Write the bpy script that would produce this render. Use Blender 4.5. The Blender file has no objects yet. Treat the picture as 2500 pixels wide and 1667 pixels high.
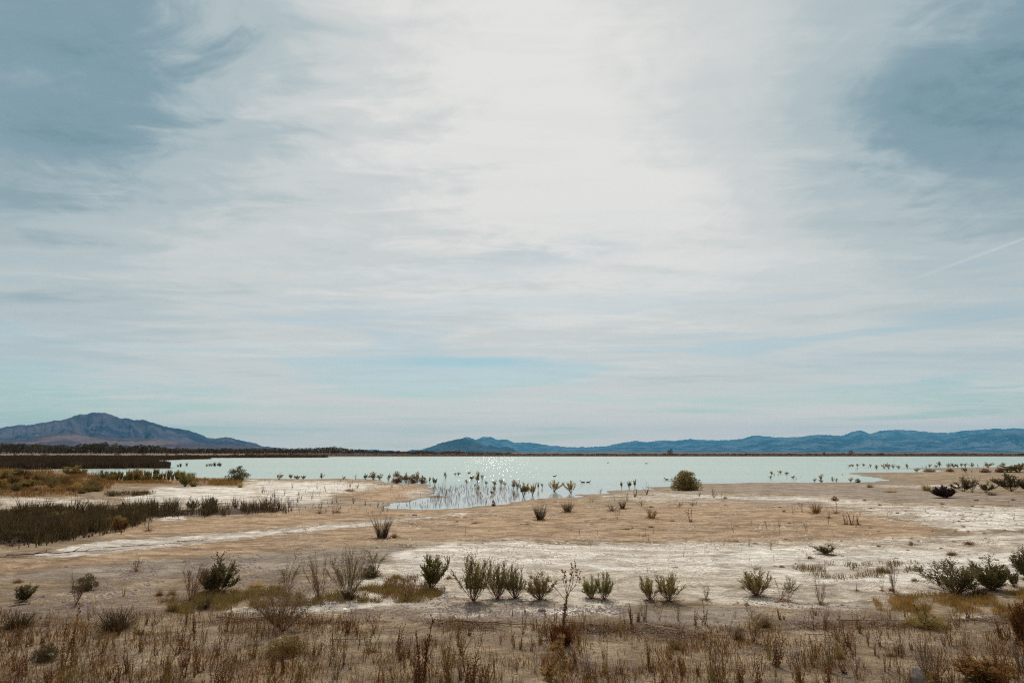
import bpy, math, random
import numpy as np
from mathutils import Vector, Matrix

# ------------------------------------------------------------------ camera, world, sun
scene = bpy.context.scene
COL = scene.collection
H = 3.0                      # eye height above the lake
F = 1667.0                   # focal length in pixels of the 2500 px wide photograph (24 mm lens)
HOR = 1104.5
PITCH = math.atan((HOR - 833.5) / F)
cam_d = bpy.data.cameras.new('camera')
cam_d.lens = 24.0; cam_d.sensor_width = 36.0
cam_d.clip_start = 0.1; cam_d.clip_end = 300000
cam = bpy.data.objects.new('camera', cam_d); COL.objects.link(cam)
cam.location = (0, 0, H); cam.rotation_euler = (math.pi/2 + PITCH, 0, 0)
scene.camera = cam
CP, SP = math.cos(PITCH), math.sin(PITCH)

def ray(px, py):
    x = (px - 1250.0)/F; y = (833.5 - py)/F
    return np.array([x, CP - SP*y, SP + CP*y])

def azel(px, py):
    d = ray(px, py); d = d/np.linalg.norm(d)
    return math.atan2(d[0], d[1]), math.asin(d[2])

SUN_EL = math.radians(50); SUN_AZ = math.radians(-3.0)     # azimuth from +Y towards +X
world = bpy.data.worlds.new('World'); scene.world = world; world.use_nodes = True
sun_d = bpy.data.lights.new('sun', 'SUN'); sun_d.energy = 3.9; sun_d.angle = math.radians(1.0); sun_d.color = (1.0, 0.90, 0.76)
sun = bpy.data.objects.new('sun', sun_d); COL.objects.link(sun)
sv = Vector((math.sin(SUN_AZ)*math.cos(SUN_EL), math.cos(SUN_AZ)*math.cos(SUN_EL), math.sin(SUN_EL)))
sun.rotation_euler = sv.to_track_quat('Z', 'Y').to_euler(); sun.location = (0, 40, 60)
vs = scene.view_settings
vs.view_transform = 'Standard'; vs.look = 'None'; vs.gamma = 1; vs.exposure = 0.0
scene.cycles.use_denoising = False; scene.cycles.filter_width = 1.1
scene.cycles.max_bounces = 6; scene.cycles.volume_bounces = 0; scene.cycles.transparent_max_bounces = 4
scene.cycles.sample_clamp_indirect = 6

class NT:
    """tiny helper around a node tree"""
    def __init__(s, nt): s.nt = nt; s.nt.nodes.clear()
    def n(s, t, **kw):
        nd = s.nt.nodes.new(t)
        for k, v in kw.items(): setattr(nd, k, v)
        return nd
    def l(s, a, b): s.nt.links.new(a, b)
    def put(s, sock, v):
        if isinstance(v, bpy.types.NodeSocket): s.l(v, sock)
        else: sock.default_value = v
    def m(s, op, a, b=None, c=None, clamp=False):
        nd = s.n('ShaderNodeMath', operation=op); nd.use_clamp = clamp
        for i, v in enumerate((a, b, c)):
            if v is not None: s.put(nd.inputs[i], v)
        return nd.outputs[0]
    def ss(s, v, lo, hi, a=0.0, b=1.0):
        nd = s.n('ShaderNodeMapRange', interpolation_type='SMOOTHSTEP')
        s.put(nd.inputs[0], v)
        for i, q in enumerate((lo, hi, a, b)): s.put(nd.inputs[i+1], q)
        return nd.outputs[0]
    def mix(s, f, a, b, mode='MIX'):
        nd = s.n('ShaderNodeMix', data_type='RGBA', blend_type=mode)
        s.put(nd.inputs[0], f); s.put(nd.inputs[6], a); s.put(nd.inputs[7], b)
        return nd.outputs[2]
    def xyz(s, x, y, z):
        nd = s.n('ShaderNodeCombineXYZ')
        for i, v in enumerate((x, y, z)): s.put(nd.inputs[i], v)
        return nd.outputs[0]
    def noise(s, vec, scale, detail=4, rough=0.55, dist=0.0, out=0):
        nd = s.n('ShaderNodeTexNoise')
        if vec is not None: s.l(vec, nd.inputs['Vector'])
        nd.inputs['Scale'].default_value = scale; nd.inputs['Detail'].default_value = detail
        nd.inputs['Roughness'].default_value = rough; nd.inputs['Distortion'].default_value = dist
        return nd.outputs[out]
    def vmul(s, vec, v):
        nd = s.n('ShaderNodeVectorMath', operation='MULTIPLY'); s.l(vec, nd.inputs[0]); nd.inputs[1].default_value = v
        return nd.outputs[0]

def rgba(c): return (c[0], c[1], c[2], 1.0)

def build_world():
    w = NT(world.node_tree)
    tc = w.n('ShaderNodeTexCoord'); sep = w.n('ShaderNodeSeparateXYZ')
    nrm = w.n('ShaderNodeVectorMath', operation='NORMALIZE'); w.l(tc.outputs['Generated'], nrm.inputs[0])
    w.l(nrm.outputs[0], sep.inputs[0]); X, Y, Z = sep.outputs
    az = w.m('ARCTAN2', X, Y); el = w.m('ARCSINE', Z)
    zz = w.m('ADD', w.m('MAXIMUM', Z, 0.0), 0.055)
    P = w.xyz(w.m('DIVIDE', X, zz), w.m('DIVIDE', Y, zz), 0.0)
    big = w.noise(w.vmul(P, (0.42, 0.85, 1)), 1.3, 5, 0.55, 0.6)
    st = w.noise(w.vmul(P, (0.40, 1.35, 1)), 1.5, 6, 0.54, 0.8)
    fine = w.noise(w.vmul(P, (1.0, 1.9, 1)), 2.6, 7, 0.60, 0.9)
    A = w.xyz(w.m('MULTIPLY', az, 1.7), w.m('MULTIPLY', el, 19.0), 3.7)
    low = w.noise(A, 1.6, 6, 0.55, 0.5)            # long flat streaks near the horizon
    low2 = w.noise(w.vmul(A, (1.3, 2.2, 1)), 2.4, 5, 0.6, 0.8)
    wz = w.m('ADD', w.m('MULTIPLY', w.m('SUBTRACT', big, 0.5), 0.30), w.m('MULTIPLY', w.m('SUBTRACT', fine, 0.5), 0.22))
    we = w.m('ADD', w.m('MULTIPLY', w.m('SUBTRACT', fine, 0.5), 0.13), w.m('MULTIPLY', w.m('SUBTRACT', low, 0.5), 0.03))
    azw = w.m('ADD', az, wz); elw = w.m('ADD', el, we)
    def lobe(px, py, sx, sy, warp=True, tilt=0.0):
        a, e = azel(px, py)
        da = w.m('SUBTRACT', azw if warp else az, a); de = w.m('SUBTRACT', elw if warp else el, e)
        if tilt: de = w.m('SUBTRACT', de, w.m('MULTIPLY', da, tilt))
        q = w.m('ADD', w.m('POWER', w.m('ABSOLUTE', w.m('DIVIDE', da, math.radians(sx))), 2.0),
                w.m('POWER', w.m('ABSOLUTE', w.m('DIVIDE', de, math.radians(sy))), 2.0))
        return w.m('EXPONENT', w.m('MULTIPLY', q, -1.0))
    def add(v, lst):
        for (args, k) in lst: v = w.m('ADD', v, w.m('MULTIPLY', lobe(*args), k))
        return v
    # brightness of the veil: thick and bright towards the sun, thin grey-blue in the corners
    B = add(w.m('ADD', 0.73, w.m('MULTIPLY', w.m('SUBTRACT', st, 0.5), 0.50)), [
        ((1420, 330, 18, 13), 0.26), ((1050, 120, 15, 9), 0.10), ((1500, 560, 28, 6), 0.10), ((1250, 760, 45, 5), 0.06), ((1250, 900, 60, 3.2), 0.05),
        ((-40, 80, 17, 15), -0.34), ((280, 190, 9, 8), -0.12), ((430, 20, 12, 6), -0.08), ((-40, 520, 10, 12), -0.13),
        ((2420, 300, 15, 8), -0.17), ((2540, 60, 17, 15), -0.32), ((2480, 560, 9, 8), -0.10), ((2180, 300, 10, 4), -0.10), ((800, 360, 12, 3), -0.07), ((1600, 250, 7, 5), -0.04)])
    B = w.m('ADD', B, w.m('MULTIPLY', w.m('SUBTRACT', fine, 0.5), 0.30))
    B = w.m('ADD', B, w.m('MULTIPLY', w.m('SUBTRACT', big, 0.5), 0.16))
    wisp = w.noise(w.vmul(P, (2.2, 1.5, 1)), 3.4, 6, 0.56, 1.3)
    B = w.m('ADD', B, w.m('MULTIPLY', w.m('SUBTRACT', wisp, 0.5), w.ss(el, math.radians(5), math.radians(24), 0.05, 0.20)))
    B = w.m('ADD', B, w.m('MULTIPLY', w.m('SUBTRACT', low, 0.5), w.ss(el, math.radians(24), math.radians(9), 0.0, 0.55)))
    ramp = w.n('ShaderNodeValToRGB'); w.l(B, ramp.inputs[0])
    cr = ramp.color_ramp; cr.interpolation = 'EASE'
    cr.elements[0].position = 0.02; cr.elements[0].color = (0.095, 0.185, 0.24, 1)
    cr.elements[1].position = 1.0; cr.elements[1].color = (0.80, 0.785, 0.755, 1)
    for p, c in ((0.30, (0.235, 0.345, 0.40)), (0.55, (0.455, 0.53, 0.55)), (0.78, (0.635, 0.655, 0.645))):
        e = cr.elements.new(p); e.color = rgba(c)
    cloud = ramp.outputs[0]
    # warmer, paler band above the horizon
    cloud = w.mix(w.m('MULTIPLY', w.ss(el, math.radians(24), math.radians(4)), 0.40), cloud, (0.72, 0.70, 0.64, 1))
    cloud = w.mix(w.m('MULTIPLY', w.ss(el, math.radians(7), math.radians(0.3)), 0.8), cloud, (1.12, 0.90, 0.72, 1))
    # contrail
    d1 = ray(2120, 712); d2 = ray(2560, 556); nn = np.cross(d1, d2); nn /= np.linalg.norm(nn)
    dt = w.n('ShaderNodeVectorMath', operation='DOT_PRODUCT'); w.l(nrm.outputs[0], dt.inputs[0]); dt.inputs[1].default_value = nn
    dd = w.m('ADD', dt.outputs['Value'], w.m('MULTIPLY', w.m('SUBTRACT', low, 0.5), 0.012))
    dd = w.m('ADD', dd, w.m('MULTIPLY', w.m('POWER', w.m('SUBTRACT', az, azel(2330, 630)[0]), 2.0), 0.45))
    line = w.ss(w.m('ABSOLUTE', w.m('SUBTRACT', dd, 0.004)), 0.0030, 0.0004)
    a1, _ = azel(2110, 712)
    line = w.m('MULTIPLY', line, w.ss(az, a1, a1 + 0.14))
    cloud = w.mix(w.m('MULTIPLY', line, 0.26), cloud, (0.80, 0.78, 0.75, 1))
    # gaps where the blue shows
    G = w.m('MULTIPLY', w.ss(low, 0.47, 0.62), w.ss(el, math.radians(17), math.radians(6), 0.05, 0.60))
    G = w.m('ADD', G, w.m('MULTIPLY', w.m('MULTIPLY', w.ss(low2, 0.54, 0.70), w.ss(el, math.radians(9), math.radians(3))), 0.40))
    G = add(G, [((1150, 882, 7.5, 0.42, False), 0.60), ((760, 998, 10, 0.35, False), 0.40), ((1680, 1004, 4.5, 0.16, False), 0.6), ((80, 985, 11, 1.3), 0.55),
                ((30, 1000, 8, 1.5), 0.35), ((1060, 1024, 3.5, 0.13, False), 0.5), ((1290, 640, 8, 1.0, True, 0.12), 0.22), ((1360, 1047, 4, 0.14, False), 0.4),
                ((2250, 880, 12, 1.0), 0.22), ((450, 1060, 14, 0.7), 0.3), ((2450, 930, 8, 1.2), 0.25), ((0, 850, 10, 3), 0.2), ((870, 1075, 10, 0.5), 0.3)])
    G = w.m('MULTIPLY', G, w.m('ADD', 0.55, w.m('MULTIPLY', fine, 0.9)), clamp=True)
    sky = w.n('ShaderNodeTexSky', sky_type='NISHITA')
    sky.sun_disc = False; sky.sun_elevation = SUN_EL; sky.sun_rotation = SUN_AZ; sky.altitude = 500; sky.air_density = 1.2; sky.dust_density = 0.4; sky.ozone_density = 2.5
    skyc = w.mix(1.0, sky.outputs[0], (0.70, 0.80, 0.74, 1), 'MULTIPLY')
    c10 = w.n('ShaderNodeVectorMath', operation='SCALE'); w.l(cloud, c10.inputs[0]); c10.inputs['Scale'].default_value = 10.0
    col = w.mix(w.m('MULTIPLY', G, 0.80), c10.outputs[0], skyc)
    bg = w.n('ShaderNodeBackground'); w.l(col, bg.inputs[0]); bg.inputs[1].default_value = 0.1
    out = w.n('ShaderNodeOutputWorld'); w.l(bg.outputs[0], out.inputs[0])
build_world()

# ------------------------------------------------------------------ tags
def tag(o, label=None, cat=None, group=None, kind=None):
    if label: o['label'] = label
    if cat: o['category'] = cat
    if group: o['group'] = group
    if kind: o['kind'] = kind
    return o

# ------------------------------------------------------------------ noise
def _hash(ix, iy, seed):
    h = (ix.astype(np.int64)*374761393 + iy.astype(np.int64)*668265263 + seed*1442695041) & 0xffffffff
    h = ((h ^ (h >> 13))*1274126177) & 0xffffffff
    return ((h ^ (h >> 16)) & 0xffff)/65535.0
def vnoise(x, y, seed=0):
    x = np.asarray(x, float); y = np.asarray(y, float)
    ix = np.floor(x); iy = np.floor(y); fx = x-ix; fy = y-iy
    fx = fx*fx*(3-2*fx); fy = fy*fy*(3-2*fy)
    a = _hash(ix, iy, seed); b = _hash(ix+1, iy, seed); c = _hash(ix, iy+1, seed); d = _hash(ix+1, iy+1, seed)
    return (a*(1-fx)+b*fx)*(1-fy) + (c*(1-fx)+d*fx)*fy
def fbm(x, y, oct=4, seed=0):
    s = 0; a = 0.5; t = 0
    for k in range(oct):
        s = s + a*vnoise(x, y, seed+k*17); t += a; a *= 0.5; x = np.asarray(x)*2.03+5.1; y = np.asarray(y)*2.03+1.7
    return s/t
def sstep(v, a, b):
    t = np.clip((v-a)/(b-a), 0, 1); return t*t*(3-2*t)

def poly_sd(x, y, poly):
    """signed distance, positive inside"""
    x = np.asarray(x, float); y = np.asarray(y, float)
    best = np.full(x.shape, 1e18); ins = np.zeros(x.shape, bool)
    n = len(poly)
    for i in range(n):
        x1, y1 = poly[i]; x2, y2 = poly[(i+1) % n]
        dx, dy = x2-x1, y2-y1; L = dx*dx+dy*dy+1e-12
        t = np.clip(((x-x1)*dx+(y-y1)*dy)/L, 0, 1)
        d = (x-x1-t*dx)**2+(y-y1-t*dy)**2
        best = np.minimum(best, d)
        if y1 != y2:
            c = ((y1 > y) != (y2 > y)) & (x < (x2-x1)*(y-y1)/(y2-y1)+x1)
            ins ^= c
    d = np.sqrt(best)
    return np.where(ins, d, -d)

# ------------------------------------------------------------------ terrain
LAKE_PX = [(100,1147.5),(160,1149),(200,1151),(255,1159),(300,1163),(450,1166),(560,1168),(620,1169),(760,1169.2),(890,1169.5),(930,1174),(975,1181),
 (1030,1183),(1042,1188),(1052,1200),(1050,1215),(1010,1224),(975,1230),(942,1237.5),(960,1241.5),(1010,1241.6),(1069,1240.7),(1120,1239),(1164,1237),(1219,1231.7),(1260,1226),(1294,1221),
 (1340,1216),(1371,1212.6),(1403,1205),(1440,1203),(1471,1203),(1482,1198.2),(1539,1195),(1594,1191),(1650,1188),(1690,1182),(1692,1178),(1645,1175.6),(1599,1173.8),
 (1645,1173.0),(1719,1179.5),(1800,1178.5),(1880,1178),(1980,1178.6),(2091,1178),(2140,1176),(2165,1173),(2132,1165),(2105,1158.5),(2045,1155.7),(2091,1153.8),(2200,1153),(2284,1152.3),
 (2292,1148),(2240,1145),(2178,1143.2),(2284,1142.3),(2404,1140.3),(2500,1139),(2900,1137),(4200,1136),(4200,1114.3),(2500,1114.6),(1250,1114.4),(805,1115.2),(802,1117),(660,1117.6),(514,1118),
 (516,1121),(440,1122.5),(381,1124.5),(384,1130),(417,1138),(418,1143),(300,1144.4),(147,1144.8),(100,1145.8)]
def flat(px, py, z=0.0):
    d = ray(px, py); t = (z-H)/d[2]
    return d[0]*t, d[1]*t
LAKE = [flat(*p) for p in LAKE_PX]

def hgt(x, y):
    x = np.asarray(x, float); y = np.asarray(y, float)
    sd = -poly_sd(x, y, LAKE)                      # metres, positive on land
    sd = sd + (fbm(x*0.7, y*0.7, 3, 5)-0.5)*np.clip(np.hypot(x, y)/50.0, 0.2, 2.2)
    sd = sd + (fbm(x*0.23, y*0.23, 3, 15)-0.5)*np.clip(np.hypot(x, y)/14.0, 0.2, 3.6)*(np.abs(sd) < 12)
    land = np.clip(sd, 0, None)
    z = 0.005 + 0.17*(1-np.exp(-land/5.0))
    am = 1-np.exp(-land/2.5)
    z = z + am*((fbm(x/2.2, y/2.2, 4, 11)-0.5)*0.10 + (fbm(x/9., y/9., 3, 31)-0.5)*0.30 + (fbm(x*0.9, y*1.4, 3, 71)-0.5)*0.05 + (fbm(x*1.7, y*1.7, 3, 51)-0.5)*0.035)
    z = np.maximum(z, 0.01)
    far = sstep(y, 505, 560)*sstep(land, 0, 25)
    z = z + far*0.75 + sstep(y, 560, 720)*0.75*sstep(land, 0, 25) + np.clip((np.hypot(x, y)-900)/20000., 0, 3)
    zw = -0.6*(1-np.exp(sd/6.0))
    return np.where(sd > 0, z, zw - 0.004)

def gp(px, py):
    """ground (or water) point seen at a place of the photograph"""
    d = ray(px, py); z = 0.0
    for _ in range(6):
        t = (z-H)/d[2]; x, y = d[0]*t, d[1]*t
        z = max(float(hgt(np.array([x]), np.array([y]))[0]), 0.0)
    return Vector((x, y, z))
def gp_many(px, py):
    px = np.asarray(px, float); py = np.asarray(py, float)
    dx = (px-1250)/F; yy = (833.5-py)/F; dy = CP-SP*yy; dz = SP+CP*yy
    z = np.zeros(px.shape)
    for _ in range(4):
        t = (z-H)/dz; x = dx*t; y = dy*t; z = np.maximum(hgt(x, y), 0)
    t = (z-H)/dz
    return np.stack([dx*t, dy*t, z], 1)
def depth(P): return P[1]*CP + (P[2]-H)*SP
def to_px(x, y, z):
    f = y*CP + (z-H)*SP; u = -y*SP + (z-H)*CP
    f = np.where(f > 0.5, f, 0.5)
    return 1250+F*x/f, 833.5-F*u/f

def mesh_np(name, V, Fq, smooth=False):
    me = bpy.data.meshes.new(name)
    V = np.asarray(V, np.float32); Fq = np.asarray(Fq, np.int32)
    me.vertices.add(len(V)); me.vertices.foreach_set('co', V.ravel())
    k = Fq.shape[1]
    me.loops.add(Fq.size); me.loops.foreach_set('vertex_index', Fq.ravel())
    me.polygons.add(len(Fq)); me.polygons.foreach_set('loop_start', np.arange(0, Fq.size, k, dtype=np.int32))
    me.update(calc_edges=True)
    if smooth: me.polygons.foreach_set('use_smooth', np.ones(len(Fq), bool))
    return me
def link(name, me, mat=None, parent=None):
    o = bpy.data.objects.new(name, me); COL.objects.link(o)
    if mat and not me.materials: me.materials.append(mat)
    if parent: o.parent = parent
    return o

# ------------------------------------------------------------------ materials
def new_mat(name):
    m = bpy.data.materials.new(name); m.use_nodes = True
    return m, NT(m.node_tree)

def plant_mat(name, c1, c2, c3=None, scale=6.0, transl=0.25, rough=0.8):
    m, t = new_mat(name)
    tc = t.n('ShaderNodeTexCoord'); oi = t.n('ShaderNodeObjectInfo'); geo = t.n('ShaderNodeNewGeometry')
    n = t.noise(tc.outputs['Object'], scale, 3, 0.6)
    f = t.ss(n, 0.32, 0.68)
    col = t.mix(f, rgba(c1), rgba(c2))
    n2 = t.noise(tc.outputs['Object'], scale*5, 2, 0.6)
    if c3: col = t.mix(t.ss(n2, 0.50, 0.66), col, rgba(c3))
    hs = t.n('ShaderNodeHueSaturation'); t.l(col, hs.inputs['Color'])
    t.l(t.m('ADD', 0.72, t.m('MULTIPLY', oi.outputs['Random'], 0.56)), hs.inputs['Value'])
    t.l(t.m('ADD', 0.488, t.m('MULTIPLY', oi.outputs['Random'], 0.024)), hs.inputs['Hue'])
    col = hs.outputs[0]
    pb = t.n('ShaderNodeBsdfPrincipled'); t.l(col, pb.inputs['Base Color']); pb.inputs['Roughness'].default_value = rough
    pb.inputs['Specular IOR Level'].default_value = 0.15
    out = t.n('ShaderNodeOutputMaterial')
    if transl > 0:
        tr = t.n('ShaderNodeBsdfTranslucent'); t.l(col, tr.inputs[0])
        mx = t.n('ShaderNodeMixShader'); mx.inputs[0].default_value = transl
        t.l(pb.outputs[0], mx.inputs[1]); t.l(tr.outputs[0], mx.inputs[2]); t.l(mx.outputs[0], out.inputs[0])
    else: t.l(pb.outputs[0], out.inputs[0])
    return m

M = {}
M['olive'] = plant_mat('olive_leaf', (0.155,0.120,0.042), (0.25,0.195,0.068), (0.32,0.24,0.09), 5, 0.42)
M['green'] = plant_mat('green_leaf', (0.125,0.120,0.036), (0.20,0.18,0.055), (0.30,0.25,0.08), 5, 0.42)
M['darkgreen'] = plant_mat('dark_leaf', (0.070,0.060,0.024), (0.12,0.098,0.038), (0.18,0.14,0.055), 5, 0.35)
M['gold'] = plant_mat('golden_leaf', (0.34,0.20,0.065), (0.22,0.15,0.055), (0.44,0.27,0.095), 6, 0.35)
M['bark'] = plant_mat('twig_bark', (0.12,0.060,0.036), (0.18,0.095,0.056), None, 7, 0.0)
M['redbark'] = plant_mat('red_twig', (0.24,0.105,0.052), (0.16,0.075,0.040), (0.32,0.16,0.08), 7, 0.0)
M['greybark'] = plant_mat('grey_twig', (0.13,0.095,0.080), (0.085,0.062,0.052), None, 7, 0.0)
M['rush'] = plant_mat('rush_blade', (0.050,0.033,0.017), (0.088,0.058,0.028), (0.17,0.12,0.052), 1.3, 0.2)
M['reed'] = plant_mat('brown_reed', (0.034,0.020,0.013), (0.052,0.031,0.018), (0.08,0.05,0.028), 0.08, 0.1)
M['straw'] = plant_mat('straw', (0.46,0.33,0.18), (0.30,0.20,0.10), (0.55,0.42,0.26), 6, 0.25)
M['tuftbrown'] = plant_mat('brown_grass', (0.20,0.092,0.031), (0.28,0.14,0.048), (0.10,0.050,0.021), 6, 0.2)
M['tuftolive'] = plant_mat('olive_grass', (0.16,0.115,0.036), (0.24,0.165,0.052), (0.31,0.20,0.07), 4, 0.3)
M['weed'] = plant_mat('dry_weed_stem', (0.185,0.072,0.022), (0.075,0.032,0.014), (0.34,0.165,0.045), 4, 0.2)
M['seed'] = plant_mat('seed_head', (0.030,0.017,0.012), (0.055,0.028,0.017), None, 9, 0.0)
M['goldseed'] = plant_mat('golden_seed_head', (0.40,0.24,0.09), (0.26,0.14,0.05), (0.10,0.05,0.025), 12, 0.15)
M['yellow'] = plant_mat('yellow_flower', (0.65,0.36,0.03), (0.75,0.45,0.04), None, 9, 0.2)
M['wood'] = plant_mat('driftwood', (0.15,0.085,0.055), (0.075,0.042,0.028), (0.24,0.155,0.105), 8, 0.0)
M['palewood'] = plant_mat('pale_driftwood', (0.42,0.33,0.23), (0.28,0.205,0.14), (0.52,0.43,0.32), 8, 0.0)
M['tree'] = plant_mat('tree_leaf', (0.030,0.027,0.013), (0.052,0.043,0.019), (0.085,0.066,0.028), 3, 0.15)
M['scrub'] = plant_mat('scrub', (0.075,0.040,0.025), (0.12,0.065,0.038), (0.19,0.115,0.065), 0.3, 0.1)
M['goldgrass'] = plant_mat('gold_field_grass', (0.26,0.135,0.038), (0.15,0.085,0.027), (0.36,0.20,0.065), 0.6, 0.25)
M['scrap'] = plant_mat('white_scrap', (0.75,0.75,0.74), (0.62,0.62,0.62), None, 9, 0.0)
M['stone'] = plant_mat('stone', (0.20,0.155,0.135), (0.13,0.10,0.09), (0.28,0.23,0.20), 6, 0.0)
M['duck'] = plant_mat('duck_feathers', (0.045,0.038,0.034), (0.09,0.075,0.06), None, 4, 0.0)
M['clod'] = plant_mat('clod', (0.36,0.30,0.25), (0.22,0.175,0.145), (0.46,0.41,0.36), 0.5, 0.0)

def ground_mat():
    m, t = new_mat('desert_ground')
    geo = t.n('ShaderNodeNewGeometry'); P = geo.outputs['Position']
    def attr(n):
        a = t.n('ShaderNodeAttribute', attribute_name=n); return a.outputs['Fac']
    n0 = t.noise(P, 0.10, 4, 0.6); n1 = t.noise(P, 0.55, 6, 0.62, 0.4); n2 = t.noise(P, 3.2, 6, 0.65, 0.3); n3 = t.noise(P, 19.0, 4, 0.7)
    n4 = t.noise(P, 1.3, 8, 0.72, 1.0)
    e = t.m('ADD', t.m('MULTIPLY', t.m('SUBTRACT', n1, 0.5), 5.0), t.m('MULTIPLY', t.m('SUBTRACT', n2, 0.5), 5.0))
    e = t.m('ADD', e, t.m('MULTIPLY', t.m('SUBTRACT', n0, 0.5), 3.0))
    def mask(name, k=1.0): return t.ss(t.m('ADD', attr(name), t.m('MULTIPLY', e, k)), -0.75, 0.75)
    base = t.mix(t.ss(n4, 0.35, 0.65), rgba((0.205,0.145,0.090)), rgba((0.345,0.26,0.165)))
    base = t.mix(t.ss(n1, 0.52, 0.68), base, rgba((0.45,0.355,0.25)))
    tan = t.mix(t.ss(n2, 0.3, 0.7), rgba((0.33,0.22,0.128)), rgba((0.49,0.355,0.23)))
    tan = t.mix(t.m('MULTIPLY', t.ss(n4, 0.50, 0.66), 0.8), tan, rgba((0.22,0.135,0.085)))
    salt = t.mix(t.ss(n4, 0.36, 0.60), rgba((0.42,0.36,0.285)), rgba((0.70,0.645,0.56)))
    salt = t.mix(t.m('MULTIPLY', t.ss(n2, 0.58, 0.72), 0.55), salt, rgba((0.28,0.22,0.17)))
    bright = t.mix(t.ss(n2, 0.35, 0.60), rgba((0.58,0.54,0.485)), rgba((0.80,0.77,0.725)))
    grs = t.mix(t.ss(n1, 0.38, 0.62), rgba((0.15,0.085,0.036)), rgba((0.25,0.145,0.06)))
    dark = rgba((0.060,0.040,0.028))
    c = t.mix(mask('tan', 0.8), base, tan)
    c = t.mix(mask('salt'), c, salt)
    c = t.mix(t.m('MULTIPLY', mask('white', 0.8), 0.85), c, bright)
    gy = t.mix(t.ss(n4, 0.35, 0.65), rgba((0.25,0.205,0.17)), rgba((0.35,0.295,0.25)))
    c = t.mix(t.m('MULTIPLY', mask('grey', 0.9), 0.8), c, gy)
    c = t.mix(mask('grass', 0.8), c, grs)
    c = t.mix(mask('dark', 0.6), c, dark)
    # drift of dark crumbs and cracks
    sp = t.m('MULTIPLY', t.ss(n3, 0.56, 0.68), t.ss(n1, 0.40, 0.60, 0.25, 0.95))
    c = t.mix(sp, c, t.mix(1.0, c, (0.42,0.35,0.30,1), 'MULTIPLY'))
    mot = t.noise(t.vmul(P, (0.5, 1, 1)), 1.1, 7, 0.7, 0.6)
    c = t.mix(1.0, c, t.mix(t.ss(mot, 0.38, 0.60), (0.60,0.55,0.51,1), (1.10,1.10,1.10,1)), 'MULTIPLY')
    fade = t.mix(1.0, c, t.mix(t.ss(n3, 0.3, 0.7), (0.86,0.85,0.84,1), (1.08,1.08,1.08,1)), 'MULTIPLY')
    vo = t.n('ShaderNodeTexVoronoi', feature='DISTANCE_TO_EDGE'); vo.inputs['Scale'].default_value = 4.5
    wv = t.n('ShaderNodeVectorMath', operation='ADD'); t.l(P, wv.inputs[0])
    nz = t.n('ShaderNodeTexNoise'); t.l(P, nz.inputs['Vector']); nz.inputs['Scale'].default_value = 2.0; nz.inputs['Detail'].default_value = 4
    t.l(t.vmul(nz.outputs['Color'], (0.5, 0.5, 0.5)), wv.inputs[1]); t.l(wv.outputs[0], vo.inputs['Vector'])
    crack = t.m('MULTIPLY', t.ss(vo.outputs['Distance'], 0.055, 0.0), t.ss(n1, 0.46, 0.60))
    fade = t.mix(t.m('MULTIPLY', crack, 0.55), fade, (0.13, 0.095, 0.068, 1))
    wet = t.ss(attr('shore'), 1.9, 0.3)
    wet = t.m('MULTIPLY', wet, t.ss(n1, 0.35, 0.6, 0.5, 1.0))
    c = t.mix(t.m('MULTIPLY', wet, 0.75), fade, (0.185,0.145,0.118,1))
    pb = t.n('ShaderNodeBsdfPrincipled'); t.l(c, pb.inputs['Base Color'])
    pb.inputs['Specular IOR Level'].default_value = 0.25; pb.inputs['Roughness'].default_value = 0.9
    hh = t.m('ADD', t.m('MULTIPLY', n2, 0.06), t.m('MULTIPLY', n3, 0.018))
    hh = t.m('ADD', hh, t.m('MULTIPLY', n4, 0.10))
    bm = t.n('ShaderNodeBump'); bm.inputs['Strength'].default_value = 1.0; bm.inputs['Distance'].default_value = 2.2
    t.l(hh, bm.inputs['Height']); t.l(bm.outputs[0], pb.inputs['Normal'])
    out = t.n('ShaderNodeOutputMaterial'); t.l(pb.outputs[0], out.inputs[0])
    return m

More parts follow.
